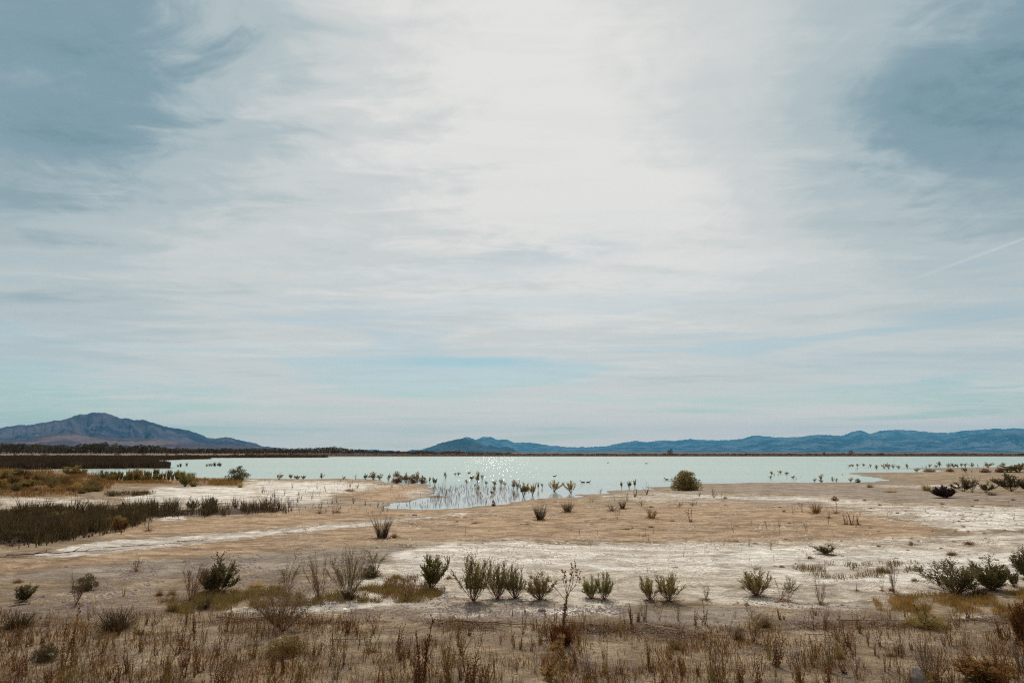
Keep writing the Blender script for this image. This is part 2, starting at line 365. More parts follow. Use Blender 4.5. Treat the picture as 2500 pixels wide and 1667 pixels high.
# photo regions of bare sand, salt and so on (photo pixels), each with its edge softness in pixels
YS = 2.6
REG = {
 'tan': ([[(-200,1420),(0,1402),(200,1382),(420,1362),(640,1348),(800,1336),(930,1326),(1100,1322),(1240,1318),(1600,1322),(1880,1324),(2080,1322),(2200,1312),(2300,1300),
           (2250,1275),(2130,1262),(2030,1240),(1900,1228),(1750,1224),(1600,1226),(1500,1240),(1400,1232),(1300,1236),(1180,1250),(1040,1262),(900,1280),(800,1293),(640,1309),(450,1330),(300,1348),(100,1362),(-200,1378)],
          [(350,1275),(480,1266),(640,1256),(720,1244),(830,1236),(940,1243),(1100,1245),(1240,1234),(1330,1222),(1400,1212),(1440,1212),(1420,1228),(1240,1246),(1040,1258),(900,1270),(640,1293),(420,1306),(250,1312)],
          [(830,1208),(860,1192),(930,1183),(1020,1184),(1046,1195),(1040,1218),(960,1232),(880,1238),(820,1234),(870,1222)]], 20),
 'salt': ([[(600,1500),(820,1440),(900,1395),(960,1340),(1100,1326),(1240,1322),(1600,1326),(1900,1326),(2100,1326),(2260,1316),(2420,1300),(2700,1290),(2700,1440),(2350,1448),(2200,1462),(1950,1482),(1700,1466),(1500,1480),(1350,1500),(1200,1502),(1050,1496),(900,1492),(700,1502)],
           [(300,1215),(420,1195),(620,1176),(860,1176),(960,1183),(900,1192),(820,1208),(800,1232),(700,1240),(560,1226),(400,1236),(300,1232)],
           [(1480,1212),(1600,1203),(1750,1208),(1990,1212),(2200,1228),(2500,1235),(2500,1290),(2300,1290),(2200,1262),(2000,1226),(1800,1222),(1600,1224)],
           [(0,1210),(180,1215),(260,1222),(250,1240),(100,1240),(0,1240)],
           [(1050,1190),(1046,1214),(980,1226),(930,1232),(990,1222),(1000,1205),(1020,1195)]], 28),
 'white': ([[(60,1360),(180,1332),(300,1318),(480,1307),(640,1295),(850,1277),(1040,1262),(1130,1254),(1040,1264),(900,1281),(640,1308),(460,1328),(300,1346),(120,1362)],
            [(940,1348),(1100,1328),(1300,1326),(1600,1330),(1850,1332),(2150,1340),(2350,1345),(2520,1350),(2520,1400),(2250,1420),(2080,1440),(1900,1400),(1700,1398),(1400,1392),(1200,1400),(1060,1425),(960,1420),(1000,1390)], [(2230,1235),(2520,1240),(2520,1290),(2350,1295),(2260,1262)], [(620,1176),(780,1177),(900,1180),(880,1192),(800,1206),(780,1226),(700,1232),(640,1215)], [(390,1186),(560,1190),(620,1195),(610,1222),(520,1228),(400,1225),(300,1218)], [(1640,1207),(1800,1212),(1990,1216),(2150,1226),(2060,1226),(1800,1219),(1640,1213)],
            [(380,1260),(440,1260),(450,1266),(400,1268)], [(560,1492),(600,1482),(690,1480),(850,1465),(960,1462),(960,1474),(860,1492),(700,1492)],
            [(1120,1490),(1250,1484),(1500,1490),(1540,1500),(1300,1498)], [(1950,1478),(2100,1474),(2160,1480),(2050,1486)],
            [(2330,1503),(2440,1500),(2460,1508),(2360,1512)], [(2080,1185),(2300,1183),(2450,1186),(2300,1190),(2100,1189)]], 12),
 'grey': ([[(0,1405),(250,1378),(640,1352),(930,1330),(1000,1332),(940,1372),(800,1392),(640,1400),(400,1412),(0,1420)],
           [(1480,1200),(1600,1194),(1720,1184),(2100,1181),(2200,1190),(2400,1205),(2500,1215),(2500,1232),(2200,1226),(1980,1208),(1750,1203),(1600,1199)],
           [(1500,1500),(1700,1478),(1850,1485),(1800,1530),(1600,1530)],[(1490,1201),(1600,1210),(1750,1218),(1880,1222),(2010,1225),(2010,1228),(1880,1225),(1750,1221.5),(1600,1213.5)],[(560,1240),(700,1228),(860,1224),(980,1232),(860,1230),(700,1236)]], 22),
 'grass': ([[(-300,1150),(0,1150),(140,1150),(262,1162),(270,1176),(440,1176),(480,1183),(400,1186),(255,1182),(262,1196),(190,1206),(150,1214),(0,1212),(-300,1215)],
            [(-400,1107),(640,1107),(640,1111),(-400,1111)],[(480,1172),(590,1176),(590,1186),(480,1184)], [(256,1205),(300,1203),(370,1201),(372,1206),(300,1212)]], 12),
 'dark': ([[(-400,1146.5),(100,1146.5),(147,1145),(418,1143.5),(417,1137),(381,1124),(516,1121),(514,1118),(800,1117.2),(805,1115),(1250,1114.6),(2700,1114.6),(2700,1104.6),(1250,1104.6),(800,1104.6),(640,1107),(620,1110.5),(-400,1111)],[(-400,1107.3),(640,1107.3),(640,1104.6),(-400,1104.6)],
           [(-300,1262),(0,1262),(150,1250),(350,1246),(500,1244),(680,1238),(684,1249),(560,1256),(450,1258),(350,1264),(320,1285),(200,1305),(120,1322),(0,1330),(-300,1345)]], 4),
}

def build_ground():
    ang = np.concatenate([np.arange(-180, -44, 4.0), np.arange(-44, 44.01, 0.12), np.arange(48, 179, 4.0)])
    r = [0.3, 0.8, 1.4, 2.0, 2.6, 3.2]
    while r[-1] < 8: r.append(r[-1]*1.016)
    while r[-1] < 900: r.append(r[-1]*1.0085)
    while r[-1] < 90000: r.append(r[-1]*1.10)
    r = np.array(r); na, nr = len(ang), len(r)
    A, R = np.meshgrid(np.radians(ang), r)
    x = (R*np.sin(A)).ravel(); y = (R*np.cos(A)).ravel()
    z = hgt(x, y)
    i = np.arange(nr-1)[:, None]*na; j = np.arange(na)[None, :]; j2 = (j+1) % na
    Fq = np.stack([i+j, i+j2, i+na+j2, i+na+j], 2).reshape(-1, 4)[:, ::-1]
    V = np.stack([x, y, z], 1)
    # closing fan at the middle
    c = len(V); V = np.vstack([V, [0, 0, z[0]]])
    me = mesh_np('ground', V, Fq, True)
    x = V[:, 0]; y = V[:, 1]; z = V[:, 2]
    px, py = to_px(x, y, np.maximum(z, 0)); front = y > 1.0
    for name, (polys, soft) in REG.items():
        v = np.full(len(V), -4.0)
        s = slice(None)
        for p in polys:
            q = [(a, b*YS) for a, b in p]
            xs = [a for a, b in p]; ys = [b for a, b in p]
            sel = front & (px > min(xs)-150) & (px < max(xs)+150) & (py > min(ys)-50) & (py < max(ys)+50)
            if sel.any():
                v[sel] = np.maximum(v[sel], np.clip(poly_sd(px[sel], py[sel]*YS, q)/soft, -4, 4))
        a = me.attributes.new(name, 'FLOAT', 'POINT'); a.data.foreach_set('value', v.astype(np.float32))
    sd = np.maximum(z, -0.2)*30; sc = np.clip(np.hypot(x, y)/60., 0.4, 3)
    a = me.attributes.new('shore', 'FLOAT', 'POINT'); a.data.foreach_set('value', np.clip(sd/sc, -1, 9).astype(np.float32))
    o = link('ground', me, ground_mat())
    tag(o, 'flat desert lake shore of tan sand, white salt crust and grey silt', 'ground', kind='structure')
build_ground()

def water():
    m, t = new_mat('lake_water')
    geo = t.n('ShaderNodeNewGeometry'); P = geo.outputs['Position']
    sp = t.n('ShaderNodeSeparateXYZ'); t.l(P, sp.inputs[0]); X, Y, Z = sp.outputs
    a = t.noise(t.vmul(P, (0.6, 1.0, 1)), 0.05, 3, 0.5)
    calm = t.ss(t.m('ADD', Y, t.m('MULTIPLY', t.m('SUBTRACT', a, 0.5), 50.0)), 42.0, 88.0)      # 0 in the sheltered inlet, 1 on the open lake
    col = t.mix(calm, (0.36,0.38,0.385,1), (0.27,0.355,0.31,1))
    col = t.mix(t.m('MULTIPLY', t.ss(a, 0.42, 0.62), 0.35), col, (0.25,0.36,0.33,1))
    lane = t.noise(t.vmul(P, (0.010, 0.055, 1)), 1.0, 5, 0.6, 0.8)
    col = t.mix(t.m('MULTIPLY', t.ss(lane, 0.38, 0.62), t.m('MULTIPLY', calm, 0.5)), col, (0.33, 0.40, 0.36, 1))
    pb = t.n('ShaderNodeBsdfPrincipled'); t.l(col, pb.inputs['Base Color'])
    t.l(t.m('ADD', 0.05, t.m('MULTIPLY', calm, 0.17)), pb.inputs['Roughness'])
    pb.inputs['IOR'].default_value = 1.33
    # wave slopes as a direct tilt of the normal (works at every distance)
    w1 = t.n('ShaderNodeTexNoise'); t.l(t.vmul(P, (1.0, 1.6, 1)), w1.inputs['Vector']); w1.inputs['Scale'].default_value = 2.2; w1.inputs['Detail'].default_value = 5; w1.inputs['Roughness'].default_value = 0.65
    sub = t.n('ShaderNodeVectorMath', operation='SUBTRACT'); t.l(w1.outputs['Color'], sub.inputs[0]); sub.inputs[1].default_value = (0.5, 0.5, 0.5)
    mul = t.n('ShaderNodeVectorMath', operation='SCALE'); t.l(sub.outputs[0], mul.inputs[0])
    t.l(t.m('ADD', 0.010, t.m('MULTIPLY', calm, t.ss(lane, 0.35, 0.65, 0.28, 0.60))), mul.inputs['Scale'])
    flatn = t.vmul(mul.outputs[0], (0.8, 1.0, 0.0))
    # sparkle: few steep facets
    vo = t.n('ShaderNodeTexVoronoi'); t.l(t.vmul(P, (6.5, 0.9, 1)), vo.inputs['Vector']); vo.inputs['Scale'].default_value = 1.0
    sc = t.n('ShaderNodeSeparateColor'); t.l(vo.outputs['Color'], sc.inputs[0])
    dens = t.ss(t.m('ABSOLUTE', t.m('SUBTRACT', t.m('DIVIDE', X, Y), -0.005)), 0.20, 0.0)
    hit = t.m('GREATER_THAN', t.m('ADD', sc.outputs[0], t.m('MULTIPLY', dens, 0.016)), 0.9925)
    hit = t.m('MULTIPLY', hit, t.m('MULTIPLY', calm, t.m('LESS_THAN', vo.outputs['Distance'], 0.33)))
    hit = t.m('MULTIPLY', hit, t.m('GREATER_THAN', dens, 0.001))
    ad = t.n('ShaderNodeVectorMath', operation='ADD'); t.l(flatn, ad.inputs[0]); ad.inputs[1].default_value = (0, 0, 1)
    gl = t.n('ShaderNodeMix', data_type='VECTOR'); t.l(hit, gl.inputs[0]); t.l(ad.outputs[0], gl.inputs[4]); gl.inputs[5].default_value = (-0.01, -0.47, 1.0)
    nz = t.n('ShaderNodeVectorMath', operation='NORMALIZE'); t.l(gl.outputs[1], nz.inputs[0])
    t.l(nz.outputs[0], pb.inputs['Normal'])
    out = t.n('ShaderNodeOutputMaterial'); t.l(pb.outputs[0], out.inputs[0])
    xs = np.linspace(-520, 1300, 30); ys = np.concatenate([np.linspace(26, 120, 12), np.linspace(140, 640, 12)])
    X, Y = np.meshgrid(xs, ys); na = len(xs)
    i = np.arange(len(ys)-1)[:, None]*na; j = np.arange(na-1)[None, :]
    Fq = np.stack([i+j, i+j+1, i+na+j+1, i+na+j], 2).reshape(-1, 4)
    V = np.stack([X.ravel(), Y.ravel(), np.zeros(X.size)], 1)
    o = link('lake_water', mesh_np('lake_water', V, Fq), m)
    tag(o, 'calm milky turquoise lake stretching across the middle distance', 'water', kind='structure')
water()

# ------------------------------------------------------------------ mountains
def mountain_mat(name, c1, c2):
    m, t = new_mat(name)
    geo = t.n('ShaderNodeNewGeometry'); P = geo.outputs['Position']
    n = t.noise(P, 0.0011, 7, 0.6); n2 = t.noise(P, 0.006, 5, 0.65)
    c = t.mix(t.ss(n, 0.42, 0.60), rgba(c1), rgba(c2))
    c = t.mix(1.0, c, t.mix(t.ss(n2, 0.35, 0.65), (0.84,0.85,0.88,1), (1.12,1.1,1.07,1)), 'MULTIPLY')
    pb = t.n('ShaderNodeBsdfDiffuse'); t.l(c, pb.inputs[0])
    bm = t.n('ShaderNodeBump'); bm.inputs['Strength'].default_value = 0.8; bm.inputs['Distance'].default_value = 45.0
    t.l(n2, bm.inputs['Height']); t.l(bm.outputs[0], pb.inputs['Normal'])
    out = t.n('ShaderNodeOutputMaterial'); t.l(pb.outputs[0], out.inputs[0])
    return m

def mountain(name, label, prof, D, dep, mat, seed, rough=0.35, shape=1.25, step=2.0):
    prof = sorted(prof); xs = np.array([p[0] for p in prof], float); ys = np.array([p[1] for p in prof], float)
    px = np.arange(xs[0], xs[-1]+0.1, step)
    py = np.interp(px, xs, ys) - (fbm(px/9.0, px*0, 4, seed)-0.5)*2.6 - (fbm(px/3.0, px*0, 2, seed+9)-0.5)*1.8
    d = np.stack([(px-1250)/F, CP-SP*(833.5-py)/F, SP+CP*(833.5-py)/F], 1)
    hz = np.hypot(d[:, 0], d[:, 1]); zr = np.maximum(H + d[:, 2]/hz*D, 2.0)
    ux = d[:, 0]/hz; uy = d[:, 1]/hz
    vv = np.concatenate([[-0.5, -0.25, -0.08], np.linspace(0, 1, 60)])
    rows = []
    s = px/F*D
    for v in vv:
        dist = D - dep*v
        if v < 0: z = zr*(1+v*1.9) - 5
        else:
            w = s + dep*v*0.25*(fbm(s/900., s*0+v*3, 2, seed+3)-0.5)
            rid = 1-np.abs(2*fbm(w/(dep*0.16), np.full_like(w, v*1.3+seed), 4, seed+21)-1)*2.0
            rid2 = 1-np.abs(2*fbm(w/(dep*0.055), np.full_like(w, v*3.5+seed), 3, seed+77)-1)*2.0
            env = (4*v*(1-v))**0.8
            z = zr*((1-v)**shape)*(1 - rough*env*(1-rid)*0.9 - rough*0.45*env*(1-rid2)) - 6*v
            z = np.minimum(z, (zr-H)*(dist/D)*0.985 + H) if v > 0 else z
            z = np.where(v >= 1, -6.0, z)
        rows.append(np.stack([ux*dist, uy*dist, z], 1))
    V = np.concatenate(rows); na = len(px)
    i = np.arange(len(vv)-1)[:, None]*na; j = np.arange(na-1)[None, :]
    Fq = np.stack([i+j, i+na+j, i+na+j+1, i+j+1], 2).reshape(-1, 4)
    o = link(name, mesh_np(name, V, Fq, True), mat); tag(o, label, 'mountain', kind='structure')
    return o

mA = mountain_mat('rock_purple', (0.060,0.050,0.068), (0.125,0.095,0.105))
mB = mountain_mat('rock_haze_blue', (0.026,0.036,0.070), (0.082,0.080,0.112))  # blue of the distant air is painted into the rock colour
mC = mountain_mat('rock_far_haze_blue', (0.016,0.048,0.09), (0.085,0.12,0.16))  # far rock tinted haze blue in its colour, besides the haze volume
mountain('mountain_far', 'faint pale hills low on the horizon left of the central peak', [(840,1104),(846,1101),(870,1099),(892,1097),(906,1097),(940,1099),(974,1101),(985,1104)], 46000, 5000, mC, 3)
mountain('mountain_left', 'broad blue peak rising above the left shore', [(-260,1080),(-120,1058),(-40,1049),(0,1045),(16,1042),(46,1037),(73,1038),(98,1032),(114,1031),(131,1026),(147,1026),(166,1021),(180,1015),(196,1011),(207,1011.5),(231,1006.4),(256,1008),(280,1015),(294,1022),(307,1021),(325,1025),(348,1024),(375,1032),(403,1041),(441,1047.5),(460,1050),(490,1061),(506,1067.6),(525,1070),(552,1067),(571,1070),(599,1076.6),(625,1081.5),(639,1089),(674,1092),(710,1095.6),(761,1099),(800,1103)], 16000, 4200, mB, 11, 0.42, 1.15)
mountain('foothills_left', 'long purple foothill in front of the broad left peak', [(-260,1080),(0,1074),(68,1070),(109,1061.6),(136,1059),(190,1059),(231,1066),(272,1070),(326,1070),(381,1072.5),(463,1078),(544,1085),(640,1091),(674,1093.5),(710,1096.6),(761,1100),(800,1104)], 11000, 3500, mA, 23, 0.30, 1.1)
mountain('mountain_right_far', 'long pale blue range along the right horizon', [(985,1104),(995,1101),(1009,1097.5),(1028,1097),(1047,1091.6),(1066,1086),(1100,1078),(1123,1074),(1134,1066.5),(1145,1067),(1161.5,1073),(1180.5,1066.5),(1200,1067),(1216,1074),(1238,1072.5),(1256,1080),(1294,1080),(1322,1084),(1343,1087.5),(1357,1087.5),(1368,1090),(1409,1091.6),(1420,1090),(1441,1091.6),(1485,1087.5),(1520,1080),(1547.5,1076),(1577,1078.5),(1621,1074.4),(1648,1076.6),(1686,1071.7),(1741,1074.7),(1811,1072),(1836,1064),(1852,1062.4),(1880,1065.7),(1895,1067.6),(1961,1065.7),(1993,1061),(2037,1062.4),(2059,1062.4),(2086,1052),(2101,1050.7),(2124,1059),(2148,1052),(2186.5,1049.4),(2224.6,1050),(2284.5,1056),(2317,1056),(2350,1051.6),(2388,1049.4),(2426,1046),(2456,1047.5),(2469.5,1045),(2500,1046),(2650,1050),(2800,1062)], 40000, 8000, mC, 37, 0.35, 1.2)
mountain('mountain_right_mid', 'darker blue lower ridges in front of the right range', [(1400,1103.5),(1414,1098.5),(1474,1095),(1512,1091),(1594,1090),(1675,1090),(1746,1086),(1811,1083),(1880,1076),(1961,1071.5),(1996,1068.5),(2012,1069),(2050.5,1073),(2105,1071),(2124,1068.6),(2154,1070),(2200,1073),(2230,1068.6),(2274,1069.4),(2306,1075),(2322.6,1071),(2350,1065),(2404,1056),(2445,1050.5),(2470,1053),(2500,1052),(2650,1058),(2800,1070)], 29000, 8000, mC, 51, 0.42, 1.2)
mountain('mountain_centre', 'dark blue craggy peak in the centre of the horizon', [(1015,1104.3),(1028,1102),(1047,1091.6),(1066,1085),(1082.6,1079),(1099,1076),(1118,1072),(1137,1070),(1153,1075),(1170,1081),(1186,1087.5),(1200,1086),(1216,1091.6),(1235,1090),(1254,1094),(1256,1099),(1274,1107)], 22000, 3000, mountain_mat('rock_centre_haze_blue', (0.02,0.032,0.05), (0.05,0.06,0.075)), 67, 0.5, 1.0, 1.2)  # this peak's rock colour also carries painted haze blue

# ------------------------------------------------------------------ haze
def haze():
    m = bpy.data.materials.new('haze'); m.use_nodes = True; t = NT(m.node_tree)
    pv = t.n('ShaderNodeVolumePrincipled'); pv.inputs['Color'].default_value = (0.15, 0.56, 0.92, 1); pv.inputs['Density'].default_value = 1.6e-5
    pv.inputs['Anisotropy'].default_value = 0.0
    out = t.n('ShaderNodeOutputMaterial'); t.l(pv.outputs[0], out.inputs['Volume'])
    x0, x1, y0, y1, z0, z1 = -70000, 70000, -3000, 52000, -10, 1900
    V = [(x, y, z) for z in (z0, z1) for y in (y0, y1) for x in (x0, x1)]
    Fq = [(0,2,3,1),(4,5,7,6),(0,1,5,4),(2,6,7,3),(0,4,6,2),(1,3,7,5)]
    o = link('haze', mesh_np('haze', V, Fq), m); tag(o, 'thin blue air between the viewer and the mountains', 'haze', kind='stuff')
#HAZE
haze()

# ------------------------------------------------------------------ plant builders (unit size: 1 wide, 1 high, standing on z = 0)
class MB:
    def __init__(s): s.v = []; s.f = []
    def tube(s, pts, rad, n=3):
        b0 = len(s.v); k = len(pts)
        for i, p in enumerate(pts):
            d = (pts[min(i+1, k-1)] - pts[max(i-1, 0)])
            if d.length < 1e-9: d = Vector((0, 0, 1))
            d.normalize(); a = d.orthogonal().normalized(); b = d.cross(a); r = rad[i]
            for j in range(n):
                t = 2*math.pi*j/n; s.v.append(p + a*(r*math.cos(t)) + b*(r*math.sin(t)))
        for i in range(k-1):
            for j in range(n):
                j2 = (j+1) % n; s.f.append((b0+i*n+j, b0+i*n+j2, b0+(i+1)*n+j2, b0+(i+1)*n+j))
        if n > 3:
            s.f.append(tuple(b0+j for j in range(n))[::-1]); s.f.append(tuple(b0+(k-1)*n+j for j in range(n)))
    def leaf(s, p, d, L, W, R):
        a = Vector((R.uniform(-1, 1), R.uniform(-1, 1), R.uniform(-1, 1))); a = d.cross(a)
        if a.length < 1e-6: a = Vector((1, 0, 0))
        a.normalize(); b = len(s.v); m = p + d*(L*0.5)
        s.v += [p, m + a*(W*0.5), p + d*L, m - a*(W*0.5)]; s.f.append((b, b+1, b+2, b+3))
    def blob(s, p, r, R, sq=1.0):
        b = len(s.v)
        for d in ((1,0,0),(0,1,0),(-1,0,0),(0,-1,0),(0,0,1),(0,0,-1)):
            s.v.append(p + Vector((d[0], d[1], d[2]*sq))*(r*R.uniform(0.7, 1.2)))
        for t in ((0,1,4),(1,2,4),(2,3,4),(3,0,4),(1,0,5),(2,1,5),(3,2,5),(0,3,5)): s.f.append(tuple(b+q for q in t))
    def mesh(s, name):
        me = bpy.data.meshes.new(name); me.from_pydata([tuple(v) for v in s.v], [], s.f); me.update(); return me

def normalise(parts, lift=0.0):
    """fit all parts together into a unit box standing on the ground"""
    allv = [v for _, mb, _ in parts for v in mb.v]
    xs = sorted(v.x for v in allv); ys = sorted(v.y for v in allv); zmax = max(v.z for v in allv)
    n = len(xs); q = max(1, n//300)
    w = max(xs[-q]-xs[q], ys[-q]-ys[q])
    for _, mb, _ in parts:
        mb.v = [Vector((v.x/w, v.y/w, v.z/zmax)) for v in mb.v]
    return parts
def rnd(R, k=1.0): return Vector((R.gauss(0, k), R.gauss(0, k), R.gauss(0, k)))

def fan(seed, n=18, spread=40, bend=0.10, nsub=3, sublen=0.28, lpt=3, ll=0.05, lw=0.012, lo=0.35, wid=0.010, droop=0.0, jit=0.07, leafmat='olive', barkmat='bark', ssub=0, lift=0.35, lmin=0.6, base=0.02):
    R = random.Random(seed); st = MB(); lf = MB()
    def leaves(p, d, k):
        for _ in range(k):
            dd = (d + rnd(R, 0.45)).normalized(); lf.leaf(p + rnd(R, 0.006), dd, ll*R.uniform(.6, 1.3), lw*R.uniform(.7, 1.3), R)
    for i in range(n):
        az = 2*math.pi*(i + R.random())/n*1.618*2; az += 0.5*math.sin(az + seed); tilt = math.radians(spread)*math.sqrt((i+0.5)/n)
        d = Vector((math.sin(tilt)*math.cos(az), math.sin(tilt)*math.sin(az), math.cos(tilt)))
        L = R.uniform(lmin, 1.0)*(1-0.28*(i+0.5)/n); N = 8; p = Vector((math.cos(az), math.sin(az), 0))*base*R.random(); pts = [p.copy()]; ds = [d.copy()]
        for k in range(N):
            d = (d + Vector((0, 0, bend)) + rnd(R, jit) - Vector((0, 0, droop*(k/N)**2))).normalized()
            p = p + d*(L/N); pts.append(p.copy()); ds.append(d.copy())
        st.tube(pts, [wid*(1-0.8*k/N) for k in range(N+1)])
        for k in range(2, N+1):
            if pts[k].z > lo*0.9: leaves(pts[k], ds[k], lpt)
            for _ in range(nsub if k < N else nsub+1):
                dd = (ds[k] + rnd(R, 0.38) + Vector((0, 0, lift*0.5))).normalized(); q = pts[k].copy(); sl = sublen*R.uniform(.5, 1)*L; sp = [q.copy()]
                for kk in range(4):
                    dd = (dd + rnd(R, jit*1.4) + Vector((0, 0, lift*0.15)) - Vector((0, 0, droop*0.45*(kk+1)/4))).normalized(); q = q + dd*(sl/4); sp.append(q.copy())
                    if q.z > lo: leaves(q, dd, lpt)
                    if ssub and R.random() < ssub:
                        d3 = (dd + rnd(R, 0.5)).normalized(); q3 = q + d3*(sl*0.35); st.tube([q, q3], [wid*0.28, wid*0.12])
                        if q3.z > lo: leaves(q3, d3, lpt); leaves((q+q3)/2, d3, lpt)
                st.tube(sp, [wid*0.45*(1-0.7*j/4) for j in range(5)])
    parts = [('branches', st, barkmat)]
    if lf.f: parts.append(('foliage', lf, leafmat))
    return normalise(parts)

def blades(seed, n=160, spread=35, w=0.012, base=0.16, curve=0.5, mat='rush', lmin=0.5, name='blades', seg=4, power=0.5):
    R = random.Random(seed); b = MB()
    for i in range(n):
        az = R.uniform(0, 2*math.pi); r = base*math.sqrt(R.random()); tilt = math.radians(spread)*(R.random()**power)
        a2 = az + R.gauss(0, 0.4)
        d = Vector((math.sin(tilt)*math.cos(a2), math.sin(tilt)*math.sin(a2), math.cos(tilt))); L = R.uniform(lmin, 1)
        p = Vector((r*math.cos(az), r*math.sin(az), 0)); pts = [p.copy()]
        for k in range(seg):
            p = p + d*(L/seg); pts.append(p.copy())
            d = (d + Vector((d.x, d.y, -0.1))*curve*0.3 + rnd(R, 0.03)).normalized()
        s = Vector((-math.sin(R.uniform(0, 6.3)), math.cos(R.uniform(0, 6.3)), 0)).normalized()
        i0 = len(b.v)
        for k, q in enumerate(pts[:-1]):
            ww = w*(1-0.6*k/seg); b.v += [q - s*ww, q + s*ww]
        b.v.append(pts[-1])
        for k in range(seg-1): b.f.append((i0+2*k, i0+2*k+1, i0+2*k+3, i0+2*k+2))
        b.f.append((i0+2*seg-2, i0+2*seg-1, i0+2*seg))
    return normalise([(name, b, mat)])

def dome(seed, n=2600, ll=0.055, lw=0.022, leafmat='darkgreen', barkmat='bark', cone=0.0, low=0.12, clumps=34, spiky=0.0, cr=(0.10, 0.19)):
    """dense rounded bush: leaf clumps set round a dome, carried by branches from the root"""
    R = random.Random(seed); st = MB(); lf = MB(); cs = []
    for i in range(clumps):
        u = (i+0.5)/clumps; az = i*2.399963; el = math.asin(u**0.85)
        r = R.uniform(0.72, 1.0) if i % 3 else R.uniform(0.25, 0.6)
        c = Vector((math.cos(el)*math.cos(az)*0.5*r*(1-cone*u), math.cos(el)*math.sin(az)*0.5*r*(1-cone*u), max(low, math.sin(el)*0.9*r)))
        cs.append((c, R.uniform(*cr)))
        pts = [Vector((0, 0, 0)), c*0.4 + Vector((0, 0, -0.03)) + rnd(R, 0.02), c]; st.tube(pts, [0.010, 0.006, 0.002])
    for _ in range(n):
        c, r = cs[R.randrange(len(cs))]; d = rnd(R).normalized(); p = c + Vector((d.x, d.y, d.z*1.1))*r*(R.random()**0.4)
        if p.z < 0.01: p.z = R.uniform(0.01, 0.08)
        dd = (d*0.7 + Vector((0, 0, 0.7+spiky)) + rnd(R, 0.4)).normalized(); lf.leaf(p, dd, ll*R.uniform(.6, 1.4), lw*R.uniform(.6, 1.3), R)
    return normalise([('branches', st, barkmat), ('foliage', lf, leafmat)])

def weed(seed, n=6, spread=16, heads=9, mat='weed', hr=0.013, wid=0.008, bits=22, w=0.5, headmat='seed', bl=0.05):
    R = random.Random(seed); st = MB(); hd = MB()
    for i in range(n):
        az = R.uniform(0, 6.28); tilt = math.radians(spread)*R.random(); d = Vector((math.sin(tilt)*math.cos(az), math.sin(tilt)*math.sin(az), math.cos(tilt)))
        p = Vector((math.cos(az), math.sin(az), 0))*0.10*R.random(); L = R.uniform(.35, 1.0); N = 7; pts = [p.copy()]
        for k in range(N):
            d = (d + rnd(R, 0.07)).normalized(); p = p + d*(L/N); pts.append(p.copy())
            if k > 2 and R.random() < 0.75:
                dd = (d*0.8 + rnd(R, 0.45)).normalized(); q = p + dd*R.uniform(.06, .2)*L; st.tube([p, (p+q)/2 + rnd(R, 0.006), q], [wid*.5, wid*.4, wid*.25])
                hd.blob(q, hr*R.uniform(.7, 1.3), R)
            for _ in range(int(bits*1.7/N*(1.6 - k/N)) + 1):
                dd = (d*0.5 + rnd(R, 0.6)).normalized(); st.leaf(pts[-2] + (p-pts[-2])*R.random(), dd, bl*R.uniform(.4, 1.2), 0.017, R)
        st.tube(pts, [wid*(1-.6*k/N) for k in range(N+1)]); hd.blob(p, hr*1.2, R)
    return normalise([('stems', st, mat), ('seed_heads', hd, headmat)])

def tree(seed, tall=1.0):
    R = random.Random(seed); st = MB(); lf = MB(); cs = []
    tr = [Vector((0, 0, 0)), Vector((.02, .01, .18)), Vector((-.01, .02, .38)), Vector((.02, 0, .6))]; st.tube(tr, [.035, .03, .022, .010], 6)
    for i in range(22):
        az = i*2.4; z = R.uniform(.16, .95); r = 0.5*math.sqrt(max(0.05, 1-((z-.45)/.55)**2))*R.uniform(.45, 1.0)
        c = Vector((r*math.cos(az), r*math.sin(az), z)); cs.append((c, R.uniform(.09, .17))); a = tr[1] + (tr[3]-tr[1])*R.random()*max(0.1, min(1, z-.1))
        st.tube([a, (a+c)/2 + Vector((0, 0, -.03)), c], [.012, .008, .003])
    for _ in range(1700):
        c, r = cs[R.randrange(len(cs))]; d = rnd(R).normalized(); p = c + d*r*(R.random()**.45); p.z = max(p.z, 0.02)
        lf.leaf(p, (d + Vector((0, 0, .5))).normalized(), R.uniform(.03, .07), R.uniform(.02, .045), R)
    return normalise([('trunk', st, 'bark'), ('crown', lf, 'tree')])

def log(seed, bent=0.05, r=0.5, twigs=5):
    """driftwood pole lying along x, length 1"""
    R = random.Random(seed); b = MB(); N = 9; pts = []
    for k in range(N+1): pts.append(Vector((-.5+k/N, R.gauss(0, bent*.5), 0.02+abs(R.gauss(0, bent*.25)))))
    b.tube(pts, [0.012*(1-.65*k/N)*R.uniform(.85, 1.15) for k in range(N+1)], 6)
    for _ in range(twigs):
        k = R.randrange(2, N); d = Vector((R.uniform(.2, 1), R.uniform(-1, 1), R.uniform(0, .7))).normalized(); L = R.uniform(.05, .2)
        b.tube([pts[k], pts[k] + d*L*.5 + rnd(R, .01), pts[k]+d*L], [.006, .004, .002], 4)
    return [('wood', b, 'wood')]

